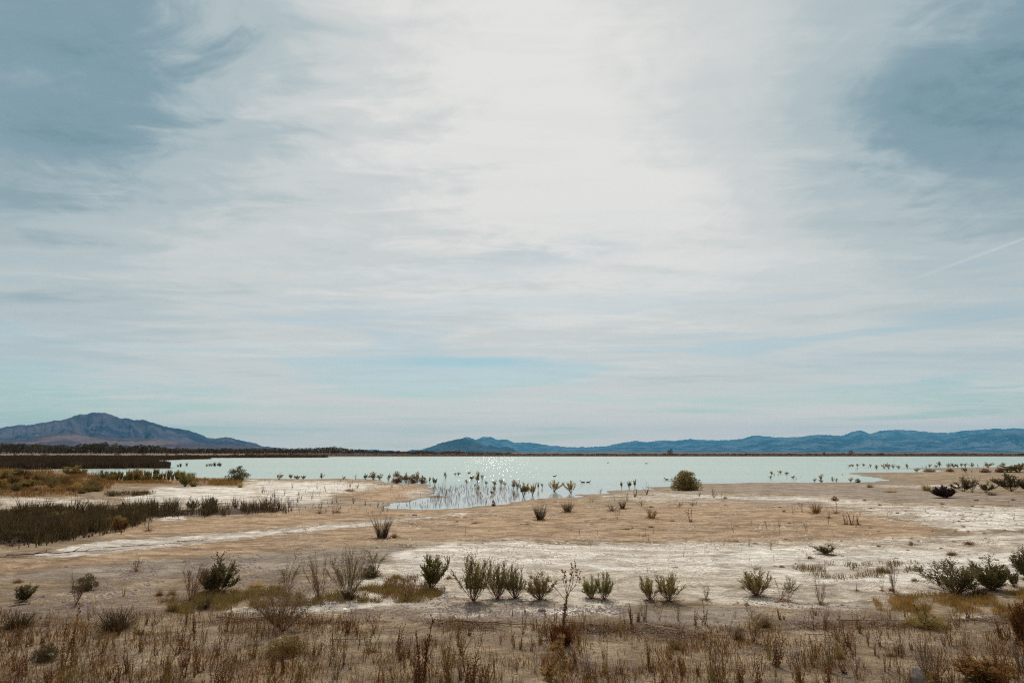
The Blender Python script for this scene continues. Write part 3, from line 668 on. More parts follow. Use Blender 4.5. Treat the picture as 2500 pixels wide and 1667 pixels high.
def rock(seed):
    R = random.Random(seed); b = MB(); n1, n2 = 14, 8
    for i in range(n2+1):
        for j in range(n1):
            th = math.pi*i/n2; ph = 2*math.pi*j/n1; v = Vector((math.sin(th)*math.cos(ph), math.sin(th)*math.sin(ph), math.cos(th)))
            k = 0.5*(0.8 + 0.4*float(fbm(np.array([v.x*1.6+seed]), np.array([v.y*1.6+v.z*1.9]), 3, seed)[0]))
            q = v*k; b.v.append(Vector((q.x, q.y, max(0, (q.z+0.25)/0.75))))
    for i in range(n2):
        for j in range(n1): b.f.append((i*n1+j, (i+1)*n1+j, (i+1)*n1+(j+1) % n1, i*n1+(j+1) % n1))
    return [('stone', b, 'stone')]

PROTO = {
 'salt':  [lambda k=k: fan(100+k, n=22+2*k, spread=52+3*(k%3), bend=0.11, nsub=4, sublen=0.30, lpt=3, ll=0.042, lw=0.012, lo=0.26, wid=0.008, leafmat='olive', jit=0.085+0.02*(k%2), lmin=0.45) for k in range(5)],
 'leafy': [lambda k=k: fan(200+k, n=15, spread=46, bend=0.11, nsub=4, sublen=0.32, lpt=3, ll=0.055, lw=0.020, lo=0.16, wid=0.010, leafmat='green', jit=0.1) for k in range(3)],
 'wisp':  [lambda k=k: fan(300+k, n=17, spread=42, bend=0.02, nsub=3, sublen=0.42, lpt=1, ll=0.026, lw=0.010, lo=0.30, wid=0.0055, leafmat='green', jit=0.05, ssub=0.7) for k in range(4)],
 'bare':  [lambda k=k: fan(400+k, n=10, spread=40, bend=0.02, nsub=3, sublen=0.36, lpt=0, wid=0.0065, barkmat='bark', jit=0.06, ssub=0.8) for k in range(4)],
 'bareg': [lambda k=k: fan(430+k, n=9, spread=38, bend=0.05, nsub=2, sublen=0.30, lpt=0, wid=0.011, barkmat='greybark', jit=0.09, ssub=0.5) for k in range(4)],
 'arch':  [lambda k=k: fan(500+k, n=7, spread=30, bend=0.08, nsub=3, sublen=0.40, lpt=3, ll=0.034, lw=0.012, lo=0.40, wid=0.006, droop=0.42, leafmat='green', jit=0.08, lift=0.0) for k in range(3)],
 'dense': [lambda k=k: fan(600+k, n=34, spread=60, bend=0.13, nsub=4, sublen=0.32, lpt=4, ll=0.050, lw=0.018, lo=0.12, wid=0.009, leafmat='darkgreen', jit=0.1) for k in range(3)],
 'greybush': [lambda k=k: fan(640+k, n=14, spread=58, bend=0.10, nsub=4, sublen=0.34, lpt=5, ll=0.045, lw=0.018, lo=0.2, wid=0.010, leafmat='darkgreen', jit=0.14) for k in range(3)],
 'dome':  [lambda k=k: dome(700+k, 11000, 0.05, 0.022, 'olive', cone=0.30, clumps=80, cr=(0.09, 0.17)) for k in range(1)],
 'round': [lambda k=k: dome(720+k, 4600, 0.06, 0.022, 'darkgreen', spiky=0.4, clumps=36) for k in range(3)],
 'rush':  [lambda k=k: blades(800+k, 190, 38, 0.008, 0.20, 0.35) for k in range(3)],
 'rushb': [lambda k=k: blades(820+k, 130, 45, 0.010, 0.20, 0.2, 'tuftbrown') for k in range(2)],
 'tuft':  [lambda k=k: blades(840+k, 320, 78, 0.010, 0.26, 0.4, 'tuftolive', power=0.8) for k in range(3)],
 'darktuft': [lambda k=k: blades(860+k, 420, 80, 0.010, 0.30, 0.3, 'rush', power=0.8) for k in range(3)],
 'browntuft': [lambda k=k: blades(880+k, 300, 82, 0.012, 0.28, 0.3, 'tuftbrown', power=0.8) for k in range(3)],
 'straw': [lambda k=k: blades(900+k, 240, 60, 0.010, 0.26, 0.4, 'straw', power=0.7) for k in range(2)],
 'weed':  [lambda k=k: weed(1000+k, 4+k % 5, 14+2*k, 9) for k in range(8)],
 'weedy': [lambda k=k: weed(1040+k, 6, 20, headmat='yellow', mat='tuftolive') for k in range(2)],
 'weedo': [lambda k=k: weed(1060+k, 9, 24, headmat='seed', mat='tuftolive', bits=22) for k in range(3)],
 'stalk': [lambda k=k: weed(1080+k, 3, 6, bits=55, wid=0.010, hr=0.014, bl=0.06) for k in range(2)],
 'seedling': [lambda k=k: weed(1100+k, 3, 14, hr=0.02, wid=0.010, bits=8, mat='tuftbrown') for k in range(3)],
 'water': [lambda k=k: fan(1200+k, n=10+k*2, spread=26+5*k, bend=0.07, nsub=3, sublen=0.24, lpt=2, ll=0.055, lw=0.022, lo=0.25+.08*(k%3), jit=.1, lmin=.4, wid=0.010, leafmat='gold', barkmat='greybark') for k in range(4)],
 'watero': [lambda k=k: fan(1230+k, n=13, spread=36, bend=0.09, nsub=3, sublen=0.26, lpt=3, ll=0.065, lw=0.030, lo=0.35, wid=0.011, leafmat='olive', barkmat='greybark') for k in range(2)],
 'dead':  [lambda k=k: fan(1300+k, n=4+k, spread=20, bend=0.03, nsub=1, sublen=0.20, lpt=0, wid=0.014, barkmat='greybark', jit=0.08) for k in range(5)],
 'tree':  [lambda k=k: tree(1400+k) for k in range(5)],
 'scrubbush': [lambda k=k: dome(1500+k, 500, 0.12, 0.06, 'scrub', clumps=16, low=0.15) for k in range(4)],
 'log':   [lambda k=k: log(1600+k) for k in range(4)],
 'rock':  [lambda k=k: rock(1700+k) for k in range(3)],
}
NAMES = {'salt':'saltbush','leafy':'desert_shrub','wisp':'twiggy_shrub','bare':'bare_shrub','bareg':'dead_shrub','arch':'drooping_shrub','dense':'desert_shrub','greybush':'desert_shrub','dome':'round_bush',
 'round':'round_bush','rush':'rush_clump','rushb':'dry_rush_clump','tuft':'grass_tuft','darktuft':'grass_tuft','browntuft':'grass_tuft','straw':'grass_tuft','weed':'dry_weed','weedy':'flowering_weed','weedo':'dry_weed','stalk':'seed_stalk',
 'seedling':'dry_weed','water':'flooded_shrub','watero':'flooded_shrub','dead':'dead_plant','tree':'tree','scrubbush':'scrub_bush','log':'driftwood','rock':'stone'}
CATS = {'rush':'rush clump','rushb':'rush clump','tuft':'grass tuft','darktuft':'grass tuft','browntuft':'grass tuft','straw':'grass tuft','weed':'weed','weedy':'weed','weedo':'weed','seedling':'weed','stalk':'weed',
 'dead':'dead plant','tree':'tree','log':'driftwood','rock':'stone'}
_cache = {}
PR = random.Random(77)
def put(kind, P, h, w, label, group=None, var=None, rz=None, leafmat=None, name=None, cat=None, lean=0.0, flat_parts=False):
    lst = PROTO[kind]; k = (PR.randrange(len(lst)) if var is None else var) % len(lst); key = (kind, k, leafmat)
    if key not in _cache:
        _cache[key] = [(pn, mb.mesh(pn), mt) for pn, mb, mt in lst[k]()]
        if [q[0] for q in _cache[key]] == ['stems', 'seed_heads']:      # too small for parts: one mesh with two materials
            (a, ma, mta), (c, mc, mtc) = _cache[key]; raw = {q[0]: q[1] for q in lst[k]()}; u = MB(); na = len(raw['stems'].v)
            u.v = raw['stems'].v + raw['seed_heads'].v; u.f = raw['stems'].f + [tuple(j+na for j in f) for f in raw['seed_heads'].f]
            me = u.mesh('dry_weed'); nf = len(raw['stems'].f); me.materials.append(M[leafmat or mta]); me.materials.append(M[mtc])
            me.polygons.foreach_set('material_index', [0]*nf + [1]*(len(u.f)-nf)); _cache[key] = [('weed', me, mta)]
        else:
            for pn, me, mt in _cache[key]: me.materials.append(M[leafmat if (leafmat and pn != 'branches') else mt])
    parts = _cache[key]; nm = name or NAMES[kind]
    if len(parts) == 1: root = bpy.data.objects.new(nm, parts[0][1]); COL.objects.link(root)
    else:
        root = bpy.data.objects.new(nm, None); root.empty_display_size = 0.1; COL.objects.link(root)
        for pn, me, mt in parts:
            c = bpy.data.objects.new(pn, me); COL.objects.link(c); c.parent = root
    root.location = P; root.rotation_euler = (0, lean, PR.uniform(0, 6.283) if rz is None else rz); root.scale = (w, w, h)
    if lean:
        root.rotation_euler = (Matrix.Rotation(lean, 3, 'Y') @ Matrix.Rotation(root.rotation_euler.z, 3, 'Z')).to_euler()
    tag(root, label, cat or CATS.get(kind, 'shrub'), group)
    return root
def at(kind, px, py, hp, wp, label, group=None, **kw):
    P = gp(px, py); s = depth(P)/F; P.z -= 0.01
    return put(kind, P, hp*s*1.02, wp*s, label, group, **kw)

# ------------------------------------------------------------------ the plants one can point at (photo x, y of the root, height, width in photo pixels)
ITEMS = [
 # front row on the salt flat
 ('leafy',1053,1437,84,60,'leafy green shrub standing at the left end of the front shrub row',{}),
 ('salt',1156,1468,126,82,'tallest olive shrub of the front row, with a narrow pointed top',{'var':0}),
 ('salt',1214,1461,92,62,'olive shrub just right of the tallest front row shrub',{'var':1}),
 ('salt',1258,1460,86,54,'green shrub third from the tallest in the front row',{'var':2,'leafmat':'green'}),
 ('salt',1319,1463,76,68,'wide open olive shrub between the tight clump and the tall leaning thistle',{'var':3}),
 ('salt',1444,1460,60,46,'small dense green shrub, left of the touching pair right of the thistle',{'var':4,'leafmat':'green'}),
 ('salt',1475,1464,74,44,'upright green shrub, right of the touching pair right of the thistle',{'var':2,'leafmat':'green'}),
 ('salt',1588,1463,62,44,'smaller left shrub of the pair in the middle of the salt flat',{'var':1}),
 ('salt',1633,1467,74,66,'broad fan-shaped right shrub of the pair in the middle of the salt flat',{'var':0}),
 ('salt',1848,1454,78,72,'lone fan-shaped olive shrub on the salt flat right of the pairs',{'var':3}),
 ('salt',2331,1448,88,118,'large dark spreading shrub at the right edge of the salt flat',{'var':4,'leafmat':'darkgreen'}),
 ('dense',2420,1440,84,78,'tall dark bushy shrub behind the large spreading one at right',{'var':0}),
 ('darktuft',2390,1454,30,62,'low dark mound between the two large right shrubs',{'var':0}),
 ('leafy',2476,1431,48,32,'small upright shrub right of the large right pair',{'leafmat':'darkgreen'}),
 ('dense',2512,1412,80,56,'dark green shrub cut by the right edge of the photo',{'var':1}),
 ('greybush',2016,1351,28,62,'low dark green bush with three lobes, alone on the far salt',{'var':0}),
 ('darktuft',1977,1363,11,13,'tiny dark tuft just left below the three lobed bush',{}),
 # right hand wispy ones
 ('bare',2183,1448,96,42,'tall thin bare shrub beside a small brown tuft on the right salt flat',{'var':0}),
 ('arch',1905,1464,70,50,'thin bent sapling leaning right, left of a leaning pair',{'var':1,'lean':0.35}),
 ('arch',1923,1467,64,40,'thin bent sapling leaning right, right of a leaning pair',{'var':2,'lean':0.35}),
 ('bare',2004,1474,66,38,'straight orange stemmed sapling fanning upward right of the leaning pair',{'var':1,'name':'orange_sapling'}),
 ('dead',2091,1441,24,8,'single grey twig standing on white salt left of the tall bare shrub',{}),
 ('dead',2153,1442,33,12,'thin forked grey twig close left of the tall bare shrub',{}),
 ('bare',1724,1464,42,24,'small pale bare twig shrub on salt left of the lone fan-shaped shrub',{'var':2}),
 ('tuft',2154,1397,21,32,'olive grass tuft in front of the green weed patch at right',{}),
 ('browntuft',2177,1442,15,17,'small brown tuft at the foot of the tall bare shrub',{}),
 ('browntuft',2233,1418,12,20,'pale brown tuft right of the tall bare shrub',{}),
 ('tuft',2271,1410,11,18,'small olive tuft close to the large spreading right shrub',{}),
 ('browntuft',2366,1329,14,31,'reddish grass cushion highest on the right flats',{}),
 ('browntuft',2324,1354,14,34,'reddish grass cushion below the highest one on the right',{}),
 ('browntuft',2478,1359,8,21,'reddish grass cushion near the right edge',{}),
 ('browntuft',2227,1330,8,18,'flat brown tuft left of the reddish cushions',{}),
 ('browntuft',1909,1384,7,12,'tiny brown tuft under the low three lobed bush',{}),
 # left middle: tangle of twiggy shrubs
 ('wisp',851,1461,140,104,'tallest twiggy shrub rising out of a dark grass clump, left of centre',{'var':0}),
 ('darktuft',851,1462,34,56,'dark grass clump around the foot of the tallest twiggy shrub',{'var':1}),
 ('bare',780,1464,120,78,'bare reddish many-stemmed shrub left of the tallest twiggy shrub',{'var':3}),
 ('arch',699,1453,114,78,'thin shrub with drooping green tips behind the wide open one',{'var':0}),
 ('wisp',691,1540,134,160,'wide open bare shrub in the left foreground with branches spread in a V',{'var':1,'leafmat':'tuftolive'}),
 ('arch',915,1402,66,70,'drooping sprays of green leaves right of the tallest twiggy shrub',{'var':2}),
 ('round',903,1408,30,42,'dark green rounded bush behind the tallest twiggy shrub',{'var':0}),
 ('bare',995,1464,62,40,'small thin bare shrub left of the front row',{'var':1}),
 ('tuft',955,1437,20,44,'olive gold tuft between the bare thin shrub and the dark round bush',{}),
 ('tuft',968,1410,15,36,'small green tuft above the olive gold one',{}),
 ('tuft',1096,1412,13,22,'small gold tuft behind the left end of the front row',{}),
 ('greybush',533,1446,98,112,'large dark green shrub with reaching right arm, left of the tangle',{'var':1,'lean':0.12}),
 ('bare',463,1465,96,80,'leafless Y-branched shrub left of the large dark green shrub',{'var':2}),
 ('round',210,1440,42,50,'small dark cone of a bush on the grey silt at left',{'var':1}),
 ('bare',185,1475,86,66,'leafless thin shrub in front of the small dark cone bush',{'var':0}),
 ('leafy',54,1470,44,44,'green shrub near the left edge above the driftwood',{'leafmat':'darkgreen'}),
 ('darktuft',41,1532,46,92,'wide dark clump of grass in the left corner',{}),
 ('darktuft',283,1535,62,114,'biggest dark grass clump in the left foreground',{'var':2}),
 ('tuft',419,1491,38,46,'olive grass clump right of the biggest dark clump',{}),
 ('tuft',419,1453,24,30,'small olive clump behind the olive grass clump at left',{}),
 ('darktuft',498,1483,36,54,'dark olive clump in front of the large dark green shrub',{}),
 ('browntuft',389,1453,22,26,'small brown clump left of the leafless Y-branched shrub',{}),
 ('weedo',345,1546,24,62,'low golden green weeds right of the biggest dark clump',{}),
 ('round',109,1612,42,62,'low dark green bush in the lower left corner',{'var':2}),
 ('browntuft',43,1421,14,26,'small brown tuft on grey silt at the left edge',{}),
 ('stalk',163,1628,150,30,'tall dark seed stalk standing in the left foreground',{'var':0}),
 ('bareg',332,1394,46,36,'small dead grey shrub on the bare silt at left',{'var':0}),
 ('round',699,1592,42,92,'low dark olive mound in the foreground below the wide open shrub',{'var':0,'leafmat':'tuftolive'}),
 ('weedo',905,1590,70,54,'tall dark clump of dry weeds left of the foreground centre',{'var':0}),
 ('stalk',1027,1662,156,34,'tall dry seed stalk left of the leaning thistle',{'var':1}),
 # right foreground
 ('arch',1838,1568,106,96,'arching thorny shrub with branches bent left and right',{'var':0,'leafmat':'tuftolive'}),
 ('tuft',1648,1582,40,44,'olive gold clump in the right half of the foreground',{}),
 ('darktuft',1803,1560,32,40,'dark olive clump left of the arching thorny shrub',{}),
 ('darktuft',1866,1530,28,42,'olive clump behind the arching thorny shrub',{}),
 ('weedo',1477,1641,84,32,'dense brown weed clump right of the thistle',{'var':1}),
 ('bareg',1436,1655,60,38,'dark twiggy dead shrub right beside the golden thistle heads',{'var':1}),
 ('round',2263,1528,34,92,'dark brown mound with dry stalks above it, right foreground',{'var':1,'leafmat':'tuftolive'}),
 ('weedo',2256,1524,78,80,'dry weeds rising over the dark brown mound at right',{'var':2}),
 ('bare',2282,1672,82,72,'orange-stemmed bare shrub at the bottom right',{'var':3}),
 ('bareg',2262,1650,96,84,'dark bare shrub leaning left beside the orange-stemmed one',{'var':2,'lean':-0.2}),
 ('dense',2404,1664,72,100,'dense brown twiggy bush in the bottom right corner',{'var':0,'leafmat':'tuftbrown'}),
 ('dense',2504,1575,118,52,'tall dark bush along the right edge of the foreground',{'var':1,'leafmat':'weed'}),
 ('bareg',2490,1640,90,60,'dark twiggy bush low at the right edge',{'var':3}),
 ('tuft',2050,1606,34,34,'olive gold grass tuft on bare sand in the right foreground',{}),
 ('weedy',2175,1600,30,28,'yellow-green weed right of the olive gold tuft',{}),
 ('weedo',2022,1640,86,44,'bushy dry weed left of the olive gold tuft',{'var':0}),
 # rush clumps and dry plants of the middle ground
 ('rush',933,1312,66,62,'largest dark rush clump, alone on the tan sand left of centre',{'var':0}),
 ('browntuft',962,1311,15,26,'brown grass leaning out at the right foot of the largest rush clump',{}),
 ('rush',1319,1268,48,42,'dark rush clump on the sand, left of two near the inlet',{'var':1}),
 ('rush',1386,1249,33,40,'dark rush clump on the sand, right of two near the inlet',{'var':2}),
 ('rush',1520,1242,27,24,'thin rush clump at the end of a row of dead brown plants',{'var':0}),
 ('bareg',1496,1247,22,38,'dead brown plants left of the thin rush clump',{'var':0}),
 ('rushb',1592,1265,28,34,'brown dry clump on the sand right of the thin rush clump',{'var':0}),
 ('bareg',1585,1262,34,20,'dead stems standing behind the brown dry clump',{'var':1}),
 ('seedling',1686,1272,31,20,'brown dry plant alone in the middle of the tan sand',{'var':0}),
 ('bareg',1566,1235,16,28,'small dark dead shrub right of the thin rush clump',{'var':2}),
 ('bareg',1659,1237,14,24,'low dead plant, left of two on the upper sand',{'var':3}),
 ('bareg',1692,1235,15,26,'low dead plant, right of two on the upper sand',{'var':1}),
 ('stalk',1550,1213,20,11,'short dark upright plant near the shore',{'var':0}),
 ('bareg',1467,1204,14,15,'little leaning dead bush at the tip of the near shore',{'var':0,'lean':-0.3}),
 ('dead',1579,1207,32,20,'tall thin dead twigs on the shore left of the big round bush',{'var':2}),
 ('bareg',1743,1215,24,28,'thin dead branches right of the big round bush',{'var':2}),
 ('bareg',1708,1212,14,15,'tiny dead branches close right below the big round bush',{'var':3}),
 ('rushb',1993,1252,34,38,'brown rush clump with a dark stalk on the right flats',{'var':1}),
 ('seedling',2023,1264,43,14,'tall thin dry stalks right of the brown rush clump',{'var':1}),
 ('seedling',2040,1252,26,14,'dry stalks behind the tall thin ones on the right flats',{'var':2}),
 ('stalk',2065,1279,27,10,'dark stalk, left of three in a row on the right flats',{'var':0}),
 ('stalk',2080,1280,32,11,'dark stalk, tallest in the middle of three on the right flats',{'var':1}),
 ('stalk',2096,1280,24,10,'dark stalk, right of three in a row on the right flats',{'var':0}),
 ('round',2038,1222,12,16,'small dark ball of a bush on pale sand at right',{'var':0,'leafmat':'tuftbrown'}),
 ('browntuft',2124,1190,12,24,'reddish dry bush by the right water edge',{}),
 ('straw',2177,1201,10,52,'flat mat of straw coloured grass on the right sand',{'var':0}),
 ('tuft',2263,1198,18,32,'rounded tuft, green below and straw coloured on top',{'var':0}),
 ('straw',2263,1196,21,28,'dry straw top of the rounded green tuft',{'var':1}),
 ('dense',2309,1215,34,47,'dark blackish shrub leaning on the right flats',{'var':2,'leafmat':'seed'}),
 ('greybush',2352,1199,40,54,'grey green bush right behind the blackish shrub',{'var':0}),
 ('bareg',2374,1202,52,34,'bare branches standing above the grey green bushes',{'var':1}),
 ('greybush',2408,1201,30,42,'grey green bush right of the bare branches',{'var':1}),
 ('greybush',2470,1199,46,58,'large grey green bush near the right edge by the shore',{'var':2}),
 ('greybush',2510,1199,36,44,'grey green bush cut by the right edge by the shore',{'var':0}),
 ('darktuft',2422,1209,10,34,'low dark mat in front of the grey green bushes',{}),
 ('dome',1675,1197,50,64,'big pointed round bush alone at the water edge right of centre',{'var':0}),
 ('round',580,1174,38,52,'dark green bush at the water edge on the left',{'var':2,'leafmat':'darkgreen'}),
 ('tuft',586,1190,14,19,'small round tuft in front of the dark green shore bush',{}),
 ('straw',586,1189,17,16,'pale top of the small round tuft by the dark shore bush',{'var':1}),
 ('leafy',452,1187,40,42,'pale green leafy bush left of the dark shore bush',{}),
 ('tuft',472,1187,24,34,'golden green clump beside the pale green leafy bush',{}),
 ('leafy',335,1174,34,18,'golden brown upright shrub among the left shore grass',{'leafmat':'gold'}),
 ('darktuft',271,1211,13,28,'dark flat tuft on the pale ground, left of three',{}),
 ('darktuft',329,1209,19,28,'taller dark tuft on the pale ground, middle of three',{}),
 ('darktuft',356,1203,11,24,'dark tuft on the pale ground, right of three',{}),
 ('darktuft',199,1205,16,30,'dark tuft at the edge of the golden meadow',{}),
 ('bareg',780,1252,40,22,'upright dry brown shrub left of the inlet',{'var':0}),
 ('bareg',823,1250,19,20,'small dark dead shrub between the dry brown shrub and the inlet',{'var':1}),
 ('bareg',704,1231,24,28,'dry grey shrub right of the end of the rush bed',{'var':2}),
 ('browntuft',854,1198,10,40,'flat brown tuft on the tan spit left of the inlet',{}),
 ('bareg',873,1192,12,13,'small dark dead plant just right of the flat brown tuft',{'var':3}),
 ('bareg',362,1295,24,26,'dry brown shrub at the front edge of the rush bed',{'var':2}),
 ('greybush',470,1246,36,34,'green bushy shrub growing in the right half of the rush bed',{'var':1}),
 ('wisp',420,1245,36,50,'thin leafy branches growing above the rush bed',{'var':2}),
 ('greybush',225,1262,42,44,'dark olive bush growing in the middle of the rush bed',{'var':0,'leafmat':'tuftolive'}),
 ('greybush',60,1275,40,90,'broad green bush at the left end of the rush bed',{'var':2}),
 ('round',143,1250,22,30,'rounded olive bush behind the left part of the rush bed',{'var':0}),
 ('leafy',303,1246,22,26,'small golden bush behind the rush bed',{'leafmat':'tuftolive'}),
 ('leafy',520,1244,32,28,'small dark leafy bush near the right end of the rush bed',{'leafmat':'darkgreen'}),
 ('bare',660,1248,42,48,'thin bare twigs above the right end of the rush bed',{'var':1}),
 ('dense',515,1444,66,60,'low dense green bush in front of the large dark green shrub',{'var':1}),
 ('bareg',30,1332,22,60,'heap of dead twigs at the left edge of the salt stripe',{'var':3}),
 ('straw',626,1432,24,50,'heap of pale broken reed stalks beside the large dark green shrub',{'var':0}),
]
BASES = []
for it in ITEMS:
    kind, px, py, hp, wp, label, kw = it
    if py > 1240: BASES.append((px, py, wp))
    at(kind, px, py, hp, wp*(1.22 if kind == 'salt' else 1.08), label, **kw)

# shrubs standing in the flooded shallows: (x, y of the root, height, width, olive?)
WATER = [(681,1171,17,14,0),(710,1169,13,8,1),(726,1170,11,13,1),(740,1170,11,9,1),(785,1169,16,10,0),(839,1170,9,8,0),(892,1170,15,12,1),(912,1171,21,27,0),(927,1171,14,16,0),(948,1172,17,12,0),
 (970,1180,31,28,2),(991,1179,26,19,1),(1008,1180,24,26,2),(1018,1178,29,17,0),(1032,1180,20,22,2),(1049,1176,13,9,0),(1061,1183,19,11,1),(1088,1168,19,9,0),(1111,1160,7,7,0),(1119,1160,9,9,0),(1145,1158,8,8,0),(1152,1171,12,14,1),(1166,1178,30,19,0),(1177,1172,18,7,0),
 (1140,1180,11,10,0),(1187,1184,12,8,0),(1159,1188,9,6,0),(1167,1197,12,6,0),(1208,1187,17,10,0),(1223,1184,19,10,0),(1233,1186,12,9,0),(1207,1199,15,9,0),(1201,1207,11,10,0),(1173,1207,9,4,0),(1254,1193,24,17,0),(1264,1197,26,11,0),(1205,1235,15,11,2),
 (1278,1212,36,20,1),(1300,1209,32,20,0),(1291,1196,10,6,0),(1324,1190,13,6,0),(1353,1199,28,32,0),(1394,1203,32,27,0),(1314,1195,20,4,1),(1254,1212,12,5,0),
 (1518,1192,19,5,1),(1536,1192,20,9,1),(1550,1190,22,6,1),(1884,1158,9,11,0),(1906,1156,9,10,0),(1920,1159,9,11,0),(1881,1168,8,9,0),(1936,1168,8,10,0),(1989,1176,10,8,0),(2005,1173,18,10,0),(2006,1178,10,10,0),
 (2034,1176,14,7,0),(2042,1177,12,6,0),(2077,1176,12,11,0),(2095,1178,11,13,2),(2075,1139,6,9,0),(2082,1139,7,9,0),(2094,1138,7,8,0),(2109,1138,8,8,0),(2125,1140,9,5,0),(2140,1145,12,10,0),(2159,1144,13,10,0),(2170,1144,16,12,0),(2181,1143,11,8,0),(2194,1144,10,8,0),
 (2215,1142,11,11,0),(2238,1152,11,13,0),(2270,1141,10,7,0),(2286,1141,8,8,0),(2294,1138,13,12,0),(2315,1141,12,11,0),(2328,1141,12,14,0),(2338,1141,8,8,0),(2347,1139,10,7,0),(2357,1139,10,8,0),(2373,1140,12,12,0),(2388,1140,8,4,0),(2412,1141,14,20,0),(2446,1140,13,16,0),(2464,1152,14,36,1),
 (2486,1152,22,44,1),(2440,1152,9,20,2),(2405,1152,10,24,2),(2357,1153,14,11,1),(2320,1152,9,20,2),(2270,1152,8,30,2),(2184,1140,23,2,1)]
lab = ['golden leaved shrub standing in the flooded shallows', 'green leaved shrub standing in the flooded shallows', 'dark leafless shrub at the flooded lake edge']
grp = ['golden shrubs in the shallows', 'green shrubs in the shallows', 'dark shrubs at the flooded edge']
special = {970:'tallest dark shrub on the spit end by the inlet', 1008:'wide dark shrub on the spit end, left of the last one', 1032:'last dark shrub on the spit before open water', 1278:'green topped shrub rising tall in the inlet, with golden leaves below',
 1353:'broad golden brown shrub in the inlet with its own reflection', 1394:'rounded golden shrub standing in water next to the near shore', 912:'golden green shrub first on the spit left of the dark ones', 1166:'largest golden shrub far out in the shallow water',
 1088:'slim golden shrub alone in the water beyond the spit', 2486:'wide green bush at the right edge of the far spit', 2184:'thin pole standing in the lake at right'}
marks = [(681,'the dark green shore bush'),(785,'the left shore gap'),(912,'the first golden green spit shrub'),(1008,'the wide dark spit shrub'),(1088,'the slim lone golden shrub'),(1166,'the largest far golden shrub'),(1278,'the tall green topped inlet shrub'),(1353,'the broad golden brown inlet shrub'),
 (1394,'the rounded golden shore shrub'),(1675,'the big pointed round bush'),(2034,'the tip of the right hand bay'),(2184,'the thin pole'),(2309,'the blackish leaning shrub'),(2408,'the grey green bushes at right'),(2486,'the wide green far bush')]
ORD = ['first', 'second', 'third', 'fourth', 'fifth', 'sixth', 'seventh', 'eighth', 'ninth', 'tenth', 'eleventh', 'twelfth']
def flooded_label(px, py, k):
    m = max([q for q in marks if q[0] <= px + 1], key=lambda q: q[0])
    same = sorted((q[0], q[1]) for q in WATER if q[4] == k and m[0] <= q[0] + 1 and max([r for r in marks if r[0] <= q[0] + 1], key=lambda r: r[0]) == m and q[0] not in special)
    return ['golden', 'green leaved', 'dark'][k] + ' flooded shrub, ' + ORD[min(11, same.index((px, py)))] + ' to the right of ' + m[1]
for (px, py, hp, wp, k) in WATER:
    kind = ('water', 'watero', 'dead')[k]
    if px == 2184: at('dead', px, py, hp, 3, special[px], name='pole', cat='pole', var=0); continue
    sp = special.get(px)
    if k == 2: at('round', px, py, hp, wp, sp or flooded_label(px, py, 2), grp[2], leafmat='weed', name='dark_shrub')
    else: at(kind, px, py, hp, wp*1.15, sp or flooded_label(px, py, k), grp[k])

RG = random.Random(5); NR = np.random.RandomState(5)
# thin dead stems in the inlet water
n = 0
while n < 160:
    px = RG.uniform(955, 1262); py = RG.uniform(1188, 1241)
    if px < 1052 and py < 1241-(px-945)*0.22+0: 
        if px < 1050: 
            if not (py > 1238-(px-945)*0.20): continue
    if py > 1242-(max(px, 1070)-1070)*0.075: continue
    dens = 1.0 if px < 1110 else 0.6
    if RG.random() > dens: continue
    P = gp(px, py)
    if P.z > 0.02: continue
    h = RG.uniform(5, 13)*(1.35 if (1060 < px < 1095 and RG.random() < .6) else 1.0)
    s = depth(P)/F; put('dead', P - Vector((0, 0, .02)), h*s, h*s*RG.uniform(.3, .6), 'thin grey dead stems standing in the inlet water', 'dead stems in the inlet'); n += 1
# dead stems along the shores and on the pale flats left of the inlet
for _ in range(62):
    px, py = RG.choice([(RG.uniform(610, 1045), RG.uniform(1168, 1200)), (RG.uniform(640, 1100), RG.uniform(1200, 1262)), (RG.uniform(700, 960), RG.uniform(1225, 1255)), (RG.uniform(640, 780), RG.uniform(1190, 1240))])
    P = gp(px, py); s = depth(P)/F; h = RG.uniform(6, 17) if py < 1200 else RG.uniform(8, 24)
    put('dead', P - Vector((0, 0, .02)), h*s, h*s*RG.uniform(.3, .7), 'thin dead stems standing on the pale flats left of the inlet', 'dead stems on the left flats')
for _ in range(90):
    px, py = RG.choice([(RG.uniform(1400, 2480), RG.uniform(1205, 1320)), (RG.uniform(1500, 2100), RG.uniform(1250, 1350)), (RG.uniform(1100, 2000), RG.uniform(1290, 1400))])
    P = gp(px, py)
    if P.z < 0.01: continue
    s = depth(P)/F; h = RG.uniform(7, 24)
    put(RG.choice(['dead', 'seedling', 'seedling', 'seedling']), P - Vector((0, 0, .02)), h*s, h*s*RG.uniform(.25, .6), 'thin dry stems standing on the open sand and salt', 'dry stems on the open flats')
# small brown grass cushions on the right flats
for _ in range(120):
    px = RG.triangular(1450, 2520, 2350); py = RG.uniform(1215, 1400)
    P = gp(px, py); s = depth(P)/F; w = RG.uniform(5, 17)
    put('browntuft', P - Vector((0, 0, .01)), w*s*RG.uniform(.25, .5), w*s, 'small low brown grass cushion on the right flats', 'small grass cushions on the right flats')
for _ in range(45):
    px = RG.uniform(980, 1900); py = RG.uniform(1255, 1330)
    P = gp(px, py); s = depth(P)/F; w = RG.uniform(8, 26)
    put('browntuft', P - Vector((0, 0, .01)), w*s*RG.uniform(.12, .25), w*s, 'flat dark scrap of dead grass on the tan sand', 'scraps of dead grass on the tan sand')
